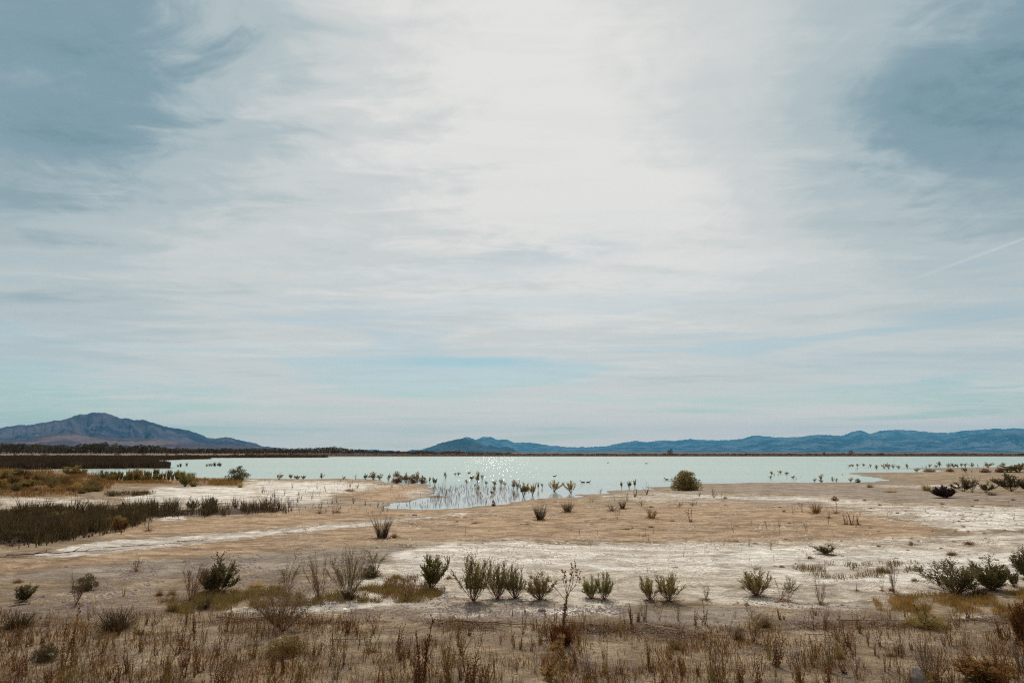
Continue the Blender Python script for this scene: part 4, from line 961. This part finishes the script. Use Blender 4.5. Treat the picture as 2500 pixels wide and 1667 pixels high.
# upright grassy shrubs along the left shore and in the golden meadow
for _ in range(60):
    px = RG.uniform(258, 450); py = RG.uniform(1168, 1176); P = gp(px, py); s = depth(P)/F
    at('leafy', px, py, RG.uniform(15, 27), RG.uniform(8, 15), 'slim grey green shrub in the hedge along the left shore', 'slim shrubs along the left shore', leafmat=RG.choice(['green', 'tuftolive', 'gold', 'tuftolive']))
for _ in range(70):
    px = RG.uniform(-60, 262); py = RG.uniform(1158, 1202) if px < 240 else RG.uniform(1165, 1196)
    kk = RG.choice(['leafy', 'tuft', 'wisp', 'greybush', 'round']); lm = RG.choice(['tuftolive', 'tuftolive', 'weed', 'gold', 'darkgreen'])
    at(kk, px, py, RG.uniform(11, 30), RG.uniform(18, 44), {'tuftolive':'olive ', 'weed':'brown ', 'gold':'golden ', 'darkgreen':'dark green '}[lm] + {'leafy':'leafy shrub', 'tuft':'tufted shrub', 'wisp':'thin twiggy shrub', 'greybush':'spreading shrub', 'round':'rounded shrub'}[kk] + (' at the near edge' if py > 1188 else ' at the back' if py < 1170 else ' midway') + ' in the golden meadow, ' + ('left edge' if px < 60 else 'right part' if px > 160 else 'centre'), 'drab shrubs in the golden meadow', leafmat=lm, name='meadow_shrub', cat='shrub')
# the rush bed margin: single shoots
for _ in range(40):
    px = RG.uniform(40, 330); py = 1345 - px*0.12 + RG.uniform(-22, 2) - (px > 200)*8
    at('rushb', px, py, RG.uniform(14, 26), RG.uniform(5, 12), 'thin bunch of rush shoots at the front edge of the rush bed', 'rush shoots before the rush bed', leafmat='rush')
for _ in range(34):
    px = RG.uniform(-30, 300); py = RG.uniform(1258, 1300) + (20 if px < 150 and RG.random() < .5 else 0)
    kk = RG.choice(['greybush', 'leafy', 'round', 'wisp']); lm = RG.choice(['tuftolive', 'darkgreen', 'weed', 'olive'])
    at(kk, px, py, RG.uniform(20, 38), RG.uniform(26, 60), {'tuftolive':'olive gold ', 'darkgreen':'dark green ', 'weed':'brown ', 'olive':'olive '}[lm] + {'greybush':'spreading bush', 'leafy':'leafy bush', 'round':'rounded bush', 'wisp':'thin twiggy bush'}[kk] + (' in the near half' if py > 1280 else ' in the far half') + ' of the rush bed, ' + ('left edge' if px < 80 else 'left part' if px < 190 else 'middle'), 'bushes in the rush bed', leafmat=lm, name='marsh_bush')
for _ in range(34):
    px = RG.uniform(1875, 2480); py = RG.uniform(1140, 1153) if px > 2060 else RG.uniform(1156, 1177)
    P = gp(px, py); s = depth(P)/F; h = RG.uniform(4, 10); put('dead', P - Vector((0, 0, .02)), h*s, h*s*RG.uniform(.3, .9), 'thin dead stems at the right end of the lake', 'dead stems at the right end of the lake')
for _ in range(26):
    px = RG.choice([RG.uniform(385, 465), RG.uniform(388, 450), RG.uniform(504, 540)]); py = RG.uniform(1136, 1140) if px < 480 else RG.uniform(1136, 1139)
    at('rush', px, py, RG.uniform(7, 12), RG.uniform(5, 9), 'bunch of dark reeds standing in the water off the reed bed', 'reeds standing off the reed bed')

FM = [(60, 'the left corner clump'), (163, 'the tall left seed stalk'), (283, 'the biggest dark clump'), (419, 'the olive clump at left'), (560, 'the long dark driftwood'), (699, 'the low olive mound'), (905, 'the tall dark weed clump'), (1027, 'the tall dry seed stalk'), (1200, 'the dark flood debris'), (1370, 'the leaning thistle'), (1477, 'the dense brown weed clump'),
 (1648, 'the olive gold clump'), (1838, 'the arching thorny shrub'), (1960, 'the thin brown pole'), (2050, 'the olive gold tuft'), (2175, 'the yellow-green weed'), (2263, 'the dark brown mound'), (2404, 'the bottom right twiggy bush'), (2504, 'the right edge bush')]
def weed_label(px, py, h, k):
    m = min(FM, key=lambda q: abs(q[0]-px)); side = 'left of' if px < m[0]-25 else ('right of' if px > m[0]+25 else ('behind' if py < 1560 else 'in front of'))
    return ('tall ' if h > 52 else 'short ' if h < 34 else 'mid-sized ') + ('olive brown' if k == 'weedo' else 'brown') + ' dry weed ' + side + ' ' + m[1] + (' near bottom edge' if py > 1625 else ' at top of weeds' if py < 1535 else '')
# dry weeds of the foreground, nearest and largest as single plants
n = 0
while n < 290:
    px = RG.uniform(-40, 2540); py = 1500 + 200*RG.random()**0.8
    dn = float(fbm(np.array([px/150.]), np.array([py/60.]), 3, 91)[0])
    if dn < 0.36 + 0.16*RG.random(): continue
    if 1700 < py and n % 3: continue
    P = gp(px, py); s = depth(P)/F; h = RG.uniform(36, 92)*(0.55 + 0.45*(py-1480)/150)
    k = RG.choice(['weed']*7 + ['weedo']*2)
    put(k, P - Vector((0, 0, .01)), h*s, h*s*RG.uniform(.3, .62), weed_label(px, py, h*s/s, k), 'dry weeds in the foreground'); n += 1
for (px, py) in [(1500,1540),(1515,1546),(1480,1535),(1530,1560),(1465,1548),(1100,1560),(655,1500),(300,1455),(2330,1480),(1980,1620),(490,1490),(230,1500),(1895,1650)]:
    at('weedy', px, py, RG.uniform(30, 56), RG.uniform(12, 26), 'thin weed with small yellow flowers in the foreground', 'yellow flowering weeds')

def weed_mass():
    protos = []
    for k in range(8):
        q = dict((a, m) for a, m, _ in PROTO['weed'][k]()); st = q['stems']; sh = q['seed_heads']
        V = np.array([tuple(v) for v in st.v + sh.v]); f4 = np.array([f for f in st.f if len(f) == 4])
        f3 = np.array([tuple(j+len(st.v) for j in f) for f in sh.f]); f3 = np.concatenate([f3, f3[:, 2:3]], 1)[:, :3]
        protos.append((V, f4, f3))
    VV = []; F4 = []; off = 0; n = 0
    while n < 560:
        px = RG.uniform(-60, 2560); py = 1492 + 215*RG.random()**0.8
        if float(fbm(np.array([px/110.]), np.array([py/50.]), 3, 47)[0]) < 0.40 + 0.2*RG.random(): continue
        P = gp(px, py); s = depth(P)/F; h = RG.uniform(20, 62)*s*(0.55 + 0.45*(py-1480)/150); w = h*RG.uniform(.35, .7); a = RG.uniform(0, 6.28)
        V, f4, f3 = protos[RG.randrange(8)]; c, sn = math.cos(a), math.sin(a)
        VV.append(np.stack([(V[:, 0]*c-V[:, 1]*sn)*w + P.x, (V[:, 0]*sn+V[:, 1]*c)*w + P.y, V[:, 2]*h + P.z - .01], 1)); F4.append(f4+off); off += len(V); n += 1
    o = link('dry_weed_growth', mesh_np('dry_weed_growth', np.concatenate(VV), np.concatenate(F4)), M['weed'])
    tag(o, 'smaller dry brown weeds filling the foreground between the taller ones', 'weeds', kind='stuff')
weed_mass()

# ------------------------------------------------------------------ tall leaning thistle and the golden one at the bottom edge
def thistle(name, label, px, py, hp, lean, golden, seed):
    R = random.Random(seed); P = gp(px, py); s = depth(P)/F; h = hp*s
    st = MB(); hd = MB(); lf = MB()
    top = Vector((lean*h, 0, h)); N = 12; pts = []
    for k in range(N+1):
        u = k/N; pts.append(Vector((lean*h*(u**1.3) + R.gauss(0, .004), R.gauss(0, .006), h*u)))
    trunk = pts[:9] if not golden else pts
    st.tube(trunk, [0.016*(1-.55*k/N) for k in range(len(trunk))], 6)
    if not golden:
        for _ in range(420):
            u = R.random()*0.66; k = u*N; i = int(k); p = pts[i] + (pts[i+1]-pts[i])*(k-i); d = (Vector((R.uniform(-1, 1), R.uniform(-1, 1), R.uniform(-.3, .6)))).normalized()
            lf.leaf(p, d, R.uniform(.02, .055), .012, R)
        for _ in range(900):
            u = R.random()*0.16; p = Vector((R.gauss(0, .06), R.gauss(0, .06), 0)); lf.leaf(p, Vector((R.gauss(0, .3), R.gauss(0, .3), 1)).normalized(), R.uniform(.10, .32), .014, R)
    heads = []
    def bunch(p, r):
        hd = MB(); heads.append(hd); hd.blob(p, r, R)
        for _ in range(14 if golden else 7):
            d = rnd(R).normalized(); hd.leaf(p + d*r*.5, d, r*1.0, r*.45, R)
    def br(p, d, L, r, lev):
        q = p.copy(); ps = [q.copy()]
        for k in range(4):
            d = (d + rnd(R, .10) + Vector((0, 0, .06))).normalized(); q = q + d*(L/4); ps.append(q.copy())
            if lev < 2 and k > 0 and R.random() < .8: br(q, (d + rnd(R, .45)).normalized(), L*R.uniform(.28, .5), r*.6, lev+1)
        st.tube(ps, [r*(1-.5*k/4) for k in range(5)], 4); bunch(q, (0.030 if golden else 0.014)*R.uniform(.8, 1.25))
    if golden:
        for k in range(4, N+1):
            for _ in range(2): br(pts[k], Vector((R.uniform(-1, 1), R.uniform(-.6, .6), 1.1)).normalized(), h*R.uniform(.14, .26), .006, 1)
    else:
        for k, (dx, L) in ((7, (-.75, .30)), (7, (.55, .34)), (8, (.25, .36)), (8, (.62, .30)), (8, (.05, .26)), (8, (-.25, .22))):
            br(pts[k], Vector((dx, R.uniform(-.2, .2), .8)).normalized(), h*L, .006, 0)
    root = bpy.data.objects.new(name, None); COL.objects.link(root); root.location = P
    link('stem', st.mesh('stem'), M['redbark'] if not golden else M['straw'], root)
    for q in heads[:95]: link('seed_head', q.mesh('seed_head'), M['goldseed'] if golden else M['redbark'], root)
    if lf.f: link('leaves', lf.mesh('leaves'), M['weed'], root)
    tag(root, label, 'thistle'); return root
thistle('thistle', 'tall leaning dry thistle with a leafy dark foot, in front of the shrub row', 1370, 1574, 176, 0.16, False, 3)
thistle('thistle', 'golden thistle heads cut by the bottom edge of the photo', 1372, 1790, 176, -0.02, True, 8)

# ------------------------------------------------------------------ stones, driftwood, ducks
at('rock', 1323, 1492, 9, 21, 'single grey stone lying on the salt in front of the shrub row', var=0, rz=0)
at('rock', 2243, 1680, 48, 40, 'large brown boulder at the bottom right edge', var=1, rz=0)
at('rock', 842, 1487, 4, 11, 'small bright white scrap lying on the salt left of the front shrub row', var=2, leafmat='scrap', name='litter_scrap', cat='litter')
for (px, py, w) in [(1330,1562,18),(2070,1652,16),(1012,1258.5,13),(1355,1225,8),(1500,1500,10),(1210,1258,6)]:
    at('rock', px, py, w*0.35, w, {1330:'small pale stone in the weeds below the thistle',2070:'small pale stone among the bottom right weeds',1012:'flat dark stone on the tan bank below the inlet',1355:'tiny stone at the near edge of the inlet',1500:'small stone on salt right of the thistle',1210:'tiny dark stone on the tan bank'}[px])
LOGS = [(650,1513,250,0.00,'long dark driftwood pole lying left of centre in the foreground',0,'wood'),(800,1522,160,0.10,'thin driftwood pole right of the long dark one',1,'wood'),(1075,1522,120,-0.5,'pale bent driftwood branch rising left of the thistle',2,'palewood'),
 (1220,1525,230,0.05,'dark flood debris pole left of the thistle',3,'wood'),(1470,1530,200,0.06,'dark driftwood pole right behind the thistle',1,'wood'),(1480,1521,50,-0.6,'short pale branch sticking up right of the thistle',2,'palewood'),(1620,1534,110,0.15,'long pale branch right of the thistle',0,'palewood'),
 (1700,1555,190,0.02,'dark driftwood pole behind the weeds right of the thistle',3,'wood'),(1880,1540,150,-0.04,'brown driftwood pole left of the arching shrub',0,'wood'),(2110,1505,75,0.3,'pale split driftwood branch in the right foreground',1,'palewood'),(2140,1518,190,0.04,'dark long driftwood under the pale split branch',2,'wood'),
 (2010,1553,90,0.05,'thin brown pole lying in the right weeds',3,'wood'),(2425,1510,130,-0.05,'twisted dark driftwood near the right edge',0,'wood'),(2450,1502,80,-0.25,'bleached crooked branch near the right edge',1,'palewood'),(1595,1469,32,-0.15,'short brown stick under the pair of shrubs on the salt',2,'wood'),
 (1300,1470,70,0.02,'thin stick lying on the salt left of the thistle',3,'wood'),(2010,1431,66,0.03,'straight stick lying on the salt right of the lone shrub',0,'wood'),(90,1472,120,-0.16,'pale driftwood pole near the left edge',1,'palewood'),(115,1495,110,-0.3,'pale crooked branch in the left corner',2,'palewood'),
 (110,1528,160,0.03,'dark driftwood under the pale crooked branch at left',3,'wood'),(420,1512,60,-0.5,'pale broken branch right of the biggest dark clump',0,'palewood'),(560,1508,120,0.1,'pale dry stick left of the long dark pole',1,'palewood'),(345,1572,60,-0.2,'short pale stick in the left foreground weeds',2,'palewood'),
 (850,1565,90,0.02,'brown stick left of the tall dark weed clump',3,'wood'),(1590,1546,40,-0.6,'small forked pale stick right of the thistle',2,'palewood'),(2060,1280,30,0.02,'short dark stick lying by the three dark stalks',1,'wood'),
 (470,1322.5,70,-0.08,'dark driftwood at the edge of the white stripe, right one',0,'wood'),(350,1334,170,-0.10,'long dark driftwood line along the white salt stripe',3,'wood'),(160,1352,240,-0.08,'longest dark driftwood line at the left edge',2,'wood'),(60,1362,160,-0.06,'dark driftwood lying lowest at the left edge',1,'wood')]
for (px, py, L, rz, label, var, mt) in LOGS:
    P = gp(px, py); s = depth(P)/F
    if (px, py) and mt == 'palewood': M_key = 'palewood'
    o = put('log', P + Vector((0, 0, .012)), L*s*(1.0 if L < 100 else .55), L*s, label, var=var, rz=0, leafmat=mt)
    o.rotation_euler = (0, -rz*0.7 if abs(rz) > 0.4 else 0, -rz*5 if 0.04 < abs(rz) < .2 else -rz)

def duck(px, py, label, face, L=0.5):
    b = MB(); V3 = Vector
    pts = [V3((-.50,0,.17)), V3((-.42,0,.15)), V3((-.25,0,.10)), V3((0,0,.09)), V3((.20,0,.11)), V3((.30,0,.17)), V3((.35,0,.27)), V3((.38,0,.36)), V3((.43,0,.41)), V3((.50,0,.41)), V3((.56,0,.39)), V3((.66,0,.375))]
    b.tube(pts, [.015,.06,.14,.17,.14,.09,.055,.06,.085,.07,.03,.018], 10)
    me = b.mesh('duck'); o = link('duck', me, M['duck']); P = gp(px, py); P.z = max(P.z, 0)
    o.location = P; o.scale = (L, L, L); o.rotation_euler = (0, 0, face); tag(o, label, 'duck')
duck(1354, 1163.5, 'dark duck swimming alone in the middle of the lake', 0.2)
duck(1422.8, 1178, 'dark duck, left of two swimming near the inlet', 3.0)
duck(1436.4, 1178, 'dark duck, right of two swimming near the inlet', 0.3)
duck(1577.5, 1132, 'farthest tiny dark duck out on the lake', 0.1, 0.8)
duck(1627.4, 1171.3, 'dark duck beside the thin sand spit', 2.9)
duck(1484, 1130, 'faint far duck left of the farthest one', 0.1, 0.7)

# ------------------------------------------------------------------ far shore
top = [(-80,1086),(0,1085),(140,1088),(160,1091),(185,1091),(205,1086),(240,1083),(275,1084),(290,1091),(325,1091),(350,1086.5),(380,1090),(400,1094),(480,1096),(560,1096.5),(640,1096),(720,1096),(780,1094.5),(812,1092.5),(850,1096.5),(900,1099.5),(960,1101),(1040,1101.5),(1130,1103.5),(1250,1105)]
tx = [a for a, b in top]; ty = [b for a, b in top]
px = -60.0; k = 0
while px < 1250:
    Y = RG.uniform(690, 760); d = ray(px, HOR); x = d[0]/d[1]*Y
    z = float(hgt(np.array([x]), np.array([Y]))[0]); s = Y/F
    ztop = H + (HOR - np.interp(px, tx, ty))*s*1.12 + RG.uniform(-.5, 1.2)
    h = max(1.6, ztop - z); w = h*RG.uniform(1.2, 1.8) if h > 4 else h*RG.uniform(1.6, 3.0)
    put('tree', Vector((x, Y, z-.1)), h, w, 'dark tree in the tree line on the far left shore' if h > 4.5 else 'low dark tree at the thin right end of the far tree line', 'trees of the far left shore' if h > 4.5 else 'low trees of the far shore')
    px += max(5.0, w/s*0.30); k += 1
for (px, h, w, label) in [(816,20,16,'tallest dark tree near the right end of the far tree line'),(350,22,20,'dark rounded tree right of the hump in the far tree line'),(240,25,30,'tallest tree on the hump of the far tree line'),
                          (1118,13,17,'dark round tree alone on the far shore before the central peak'),(1019,10,12,'small dark tree left of the lone round tree on the far shore'),(1080,9,12,'small dark tree between two others before the central peak'),(1636,13,15,'dark tree alone on the far shore right of centre'),(2078,10,13,'low dark tree on the far shore at right'),(2012,6,9,'small bush on the far shore left of the low dark tree')]:
    Y = 600 if px > 1000 else 700; d = ray(px, HOR); x = d[0]/d[1]*Y; z = float(hgt(np.array([x]), np.array([Y]))[0]); s = Y/F
    put('tree', Vector((x, Y, z-.1)), h*s*(1.15 if px > 1000 else 1), w*s, label, leafmat='scrub' if px > 1000 else None)
for i in range(240):
    px = RG.uniform(-40, 2560)
    if px < 1000 and RG.random() < .75: px = RG.uniform(1000, 2560)
    Y = RG.uniform(545, 600); d = ray(px, HOR); x = d[0]/d[1]*Y; z = float(hgt(np.array([x]), np.array([Y]))[0]); h = RG.uniform(.9, 1.9)*(1.25 if RG.random() < .12 else 1)
    put('scrubbush', Vector((x, Y, z-.05)), h, h*RG.uniform(1.6, 3.6), 'low brown bush in the scrub belt along the far shore', 'bushes of the far shore scrub belt', leafmat=RG.choice(['scrub', 'scrub', 'weed', 'reed', 'tuftbrown']))

# ------------------------------------------------------------------ uncountable ground cover
def blade_field(name, label, cat, pts, h, w, mat, lean=0.25, up=1.0, clump=None):
    """one mesh of single blades: pts (n,3), h (n,), w (n,)"""
    n = len(pts); a = NR.uniform(0, 2*np.pi, n); l = np.abs(NR.normal(0, lean, n)); b = NR.uniform(0, np.pi, n)
    tip = pts + np.stack([np.cos(a)*l*h, np.sin(a)*l*h, h*up], 1)
    s = np.stack([np.cos(b)*w*.5, np.sin(b)*w*.5, np.zeros(n)], 1); mid = pts*.5 + tip*.5 + np.stack([np.zeros(n), np.zeros(n), h*.06*up], 1)
    V = np.stack([pts-s, pts+s, mid+s*.75, tip, mid-s*.75], 1).reshape(-1, 3)
    i = np.arange(n)[:, None]*5; Fq = i + np.arange(5)[None, :]
    o = link(name, mesh_np(name, V, Fq), M[mat]); tag(o, label, cat, kind='stuff'); return o
def in_poly(n, poly, soft=0.0):
    xs = [a for a, b in poly]; ys = [b for a, b in poly]; out = []
    while sum(len(q) for q in out) < n:
        q = np.stack([NR.uniform(min(xs), max(xs), n*2), NR.uniform(min(ys), max(ys), n*2)], 1)
        out.append(q[poly_sd(q[:, 0], q[:, 1], poly) > 0])
    q = np.concatenate(out)[:n]; return q[:, 0], q[:, 1]
def field(name, label, cat, poly, n, hp, wp, mat, patch=None, vary=0.0, edge=0.0, lean=0.25, absolute=None, jit=True, up=1.0):
    x, y = in_poly(n, poly)
    if edge: x = x + NR.normal(0, edge, len(x)) + (fbm(y/9., x/60., 2, 8)-.5)*edge*5; y = y + NR.normal(0, edge*.22, len(x)) + (fbm(x/22., y/60., 3, 9)-.5)*edge*1.1
    if patch is not None:
        sc, th, sx = patch; k = fbm(x/sc, y/(sc*sx), 4, sum(map(ord, name))) + NR.normal(0, .045, len(x)) > th; x, y = x[k], y[k]
    P = gp_many(x, y); s = (P[:, 1]*CP + (P[:, 2]-H)*SP)/F; m = len(P)
    h = (NR.uniform(*hp, m)*s) if absolute is None else NR.uniform(*absolute, m)
    if vary: h = h*(1-vary+2*vary*fbm(x/28., y/10., 3, 5))*(1-.25*vary+.5*vary*NR.rand(m))
    w = np.maximum(NR.uniform(*wp, m)*s, 0.004); P[:, 2] -= 0.01
    return blade_field(name, label, cat, P, h, w, mat, lean, up)
xx = NR.uniform(600, 2700, 9000); yy = NR.uniform(532, 600, 9000); dx = (xx-1250)/F/ (CP-SP*(833.5-HOR)/F)
PP = np.stack([dx*yy, yy, hgt(dx*yy, yy)-.05], 1)
blade_field('far_shore_scrub', 'dark reddish scrub covering the far shore bank', 'scrub', PP, NR.uniform(.4, 1.25, 9000), NR.uniform(.3, .9, 9000), 'scrub', .5)
field('dead_stem_growth', 'fine grey dead stems between the larger ones in the inlet', 'stems', [(955,1238),(1040,1222),(1060,1200),(1080,1190),(1262,1192),(1262,1222),(1160,1234),(1070,1239),(960,1240)], 700, (3,9), (.5,.9), 'greybark', lean=.2, vary=.5)
field('left_flat_stems', 'fine dead stems scattered on the flats left of the inlet', 'stems', [(600,1172),(900,1174),(1040,1190),(1040,1210),(900,1240),(1100,1250),(1000,1262),(640,1262),(690,1230)], 650, (3,12), (.5,.9), 'greybark', lean=.25, vary=.5, patch=(40,.5,.4))
# reed bed across the left of the lake
field('reed_bed', 'dark brown reed bed reaching into the left of the lake', 'reeds', [(-300,1111),(620,1111),(800,1112),(800,1117),(660,1117.4),(514,1118),(514,1120.5),(440,1122),(380,1124.5),(383,1130),(414,1137),(416,1143),(300,1144),(147,1144.5),(100,1146),(-300,1147)], 60000, (1,2), (1.0,2.6), 'reed', absolute=(.75, 1.35), lean=.15, vary=.3)
field('gold_grass_strip', 'thin strip of pale gold grass before the far trees', 'grass', [(-300,1107.9),(620,1108.4),(760,1109),(760,1109.8),(620,1110),(-300,1110.3)], 6000, (2,3), (1.5,3.5), 'goldgrass', absolute=(.6, 1.5), lean=.3)
field('rush_bed', 'dark bed of rushes in the left middle ground', 'rushes', [(-300,1262),(0,1262),(150,1252),(350,1247),(500,1245),(620,1240),(684,1240),(686,1249),(560,1256),(450,1258),(350,1264),(320,1285),(200,1305),(120,1322),(0,1330),(-300,1345)], 30000, (20,40), (.7,1.7), 'rush', absolute=(.28, .66), lean=.3, vary=.75, patch=(30,.43,.4), edge=12)
field('rush_bed_scrub', 'olive brown growth mixed into the left of the rush bed', 'grass', [(-300,1262),(0,1262),(150,1254),(350,1250),(330,1275),(200,1300),(120,1318),(0,1326),(-300,1340)], 9000, (8,26), (.7,1.6), 'tuftolive', patch=(30,.52,.5), lean=.35, edge=10, vary=.5)
field('meadow_grass', 'golden brown grass of the meadow at the left', 'grass', [(-300,1150),(0,1150),(140,1152),(255,1163),(270,1176),(262,1196),(190,1207),(150,1213),(0,1212),(-300,1215)], 26000, (4,11), (.6,1.4), 'goldgrass', lean=.45, edge=10, patch=(30,.40,.3), vary=.5)
field('shore_grass', 'low gold grass along the left shore', 'grass', [(250,1168),(450,1170),(590,1172),(590,1185),(480,1185),(400,1180),(250,1180)], 7000, (3,9), (.6,1.3), 'goldgrass', lean=.45, patch=(30,.45,.3))
field('flat_grass', 'dark olive grass on the pale ground behind the rush bed', 'grass', [(255,1203),(372,1200),(374,1207),(330,1210),(260,1211)], 1100, (3,8), (.7,1.3), 'rush', lean=.4, edge=5, patch=(18,.47,.5), vary=.5)
field('olive_grass', 'olive gold grass around the tangle of twiggy shrubs', 'grass', [(380,1470),(470,1455),(560,1440),(620,1432),(760,1438),(800,1452),(900,1432),(1060,1436),(1080,1452),(1040,1470),(900,1472),(780,1478),(620,1485),(440,1500)], 20000, (6,18), (.6,1.2), 'tuftolive', patch=(45,.52,.35), lean=.4)
field('gold_grass', 'short gold grass between the shrubs left of the front row', 'grass', [(830,1440),(900,1420),(1060,1400),(1100,1412),(1080,1456),(960,1474),(840,1468)], 7000, (5,13), (.6,1.2), 'goldgrass', patch=(40,.5,.35), lean=.45)
field('green_weed_patch', 'patch of short green and straw weeds on the right salt flat', 'grass', [(1930,1386),(2000,1374),(2120,1374),(2240,1372),(2250,1398),(2180,1408),(2060,1416),(1980,1408)], 4200, (5,14), (.6,1.2), 'tuftolive', patch=(25,.52,.4), lean=.4)
field('right_brown_grass', 'brown gold grass below the large right shrubs', 'grass', [(2130,1462),(2240,1452),(2420,1450),(2560,1435),(2560,1520),(2400,1500),(2250,1500),(2140,1490)], 14000, (6,17), (.6,1.2), 'goldgrass', patch=(50,.49,.35), lean=.45)
field('foreground_dry_grass', 'fine dry brown stubble covering the near foreground', 'grass', [(-100,1490),(400,1500),(900,1505),(1400,1530),(1800,1530),(2100,1510),(2600,1490),(2600,1760),(-100,1760)], 44000, (6,26), (.8,1.7), 'weed', patch=(85,.525,.5), lean=.35, vary=.7)
field('foreground_gold_grass', 'gold brown grass blades mixed into the foreground stubble', 'grass', [(-100,1500),(500,1510),(1300,1560),(1800,1550),(2600,1500),(2600,1760),(-100,1760)], 30000, (6,24), (.7,1.4), 'tuftbrown', patch=(75,.53,.5), lean=.4, vary=.6)
ux = np.concatenate([NR.normal(px, wp*.22, int(30+wp*3)) for px, py, wp in BASES]); uy = np.concatenate([NR.normal(py, wp*.045+.8, int(30+wp*3)) for px, py, wp in BASES])
UP = gp_many(ux, uy); us = (UP[:, 1]*CP + (UP[:, 2]-H)*SP)/F; un = len(UP)
blade_field('shrub_litter', 'fallen twigs and leaf litter under the shrubs and clumps', 'litter', UP, NR.uniform(2, 9, un)*us, NR.uniform(.8, 1.8, un)*us, 'weed', 2.0, .3)
field('flood_debris', 'dark band of flood debris and twigs across the foreground', 'debris', [(440,1508),(700,1506),(850,1518),(1100,1510),(1300,1518),(1450,1518),(1700,1528),(2000,1518),(2400,1508),(2560,1500),(2560,1524),(2200,1530),(1700,1548),(1350,1545),(1000,1535),(700,1520),(440,1520)], 22000, (5,18), (1.0,2.4), 'wood', patch=(90,.50,.16), lean=2.2, up=.35)
field('ground_litter', 'scattered twigs and plant litter on the near ground', 'debris', [(-100,1340),(900,1330),(2600,1330),(2600,1760),(-100,1760)], 16000, (4,14), (.7,1.6), 'wood', patch=(120,.46,.4), lean=3.5, up=.08)
field('pale_litter', 'pale straw fragments lying in the foreground', 'debris', [(-100,1460),(500,1480),(1300,1515),(2600,1480),(2600,1760),(-100,1760)], 1500, (8,30), (.8,1.6), 'straw', lean=3.0, up=.10)

def clods(name, label, poly, n, size, mat, patch=None, sq=.45):
    x, y = in_poly(n, poly)
    if patch: k = fbm(x/patch[0], y/(patch[0]*patch[2]), 4, 7) > patch[1]; x, y = x[k], y[k]
    P = gp_many(x, y); m = len(P); s = (P[:, 1]*CP + (P[:, 2]-H)*SP)/F
    r = np.exp(NR.normal(0, .45, m))*size*s; D = np.array([(1,0,0),(.3,.95,0),(-.8,.6,0),(-.8,-.6,0),(.3,-.95,0),(0,0,1)], float)
    a = NR.uniform(0, 6.28, m); c, sn = np.cos(a), np.sin(a); j = NR.uniform(.6, 1.4, (m, 6))
    V = np.stack([(D[None, :, 0]*c[:, None]-D[None, :, 1]*sn[:, None])*j*r[:, None]*1.6, (D[None, :, 0]*sn[:, None]+D[None, :, 1]*c[:, None])*j*r[:, None], D[None, :, 2]*j*r[:, None]*sq*2 - .15*r[:, None]], 2) + P[:, None, :]
    i = np.arange(m)[:, None, None]*6; T = np.array([(0,1,5),(1,2,5),(2,3,5),(3,4,5),(4,0,5)])[None]
    o = link(name, mesh_np(name, V.reshape(-1, 3), (i+T).reshape(-1, 3)), M[mat]); tag(o, label, 'clods', kind='stuff')
clods('salt_clods', 'crumbs and curled plates of salt crust on the white flat', [(960,1345),(1300,1325),(2560,1315),(2560,1450),(1900,1440),(1000,1440)], 20000, 1.2, 'clod', (150,.42,.3))
clods('mud_crumbs', 'small lumps of dry mud on the tan sand', [(-100,1400),(640,1290),(1240,1240),(1600,1225),(2300,1240),(2560,1230),(2560,1340),(1200,1325),(600,1350)], 14000, 1.1, 'clod', (120,.47,.3))
clods('silt_clods', 'grey lumps of silt below the shrub row and on the left silt', [(-60,1395),(640,1352),(930,1335),(900,1400),(1200,1478),(1500,1478),(1900,1475),(2100,1500),(2000,1530),(900,1510),(-60,1500)], 22000, 1.7, 'stone', (110,.48,.25))
clods('gravel', 'gravel and crumbs among the foreground weeds', [(-100,1470),(2600,1470),(2600,1760),(-100,1760)], 22000, 1.5, 'stone', (90,.45,.5))
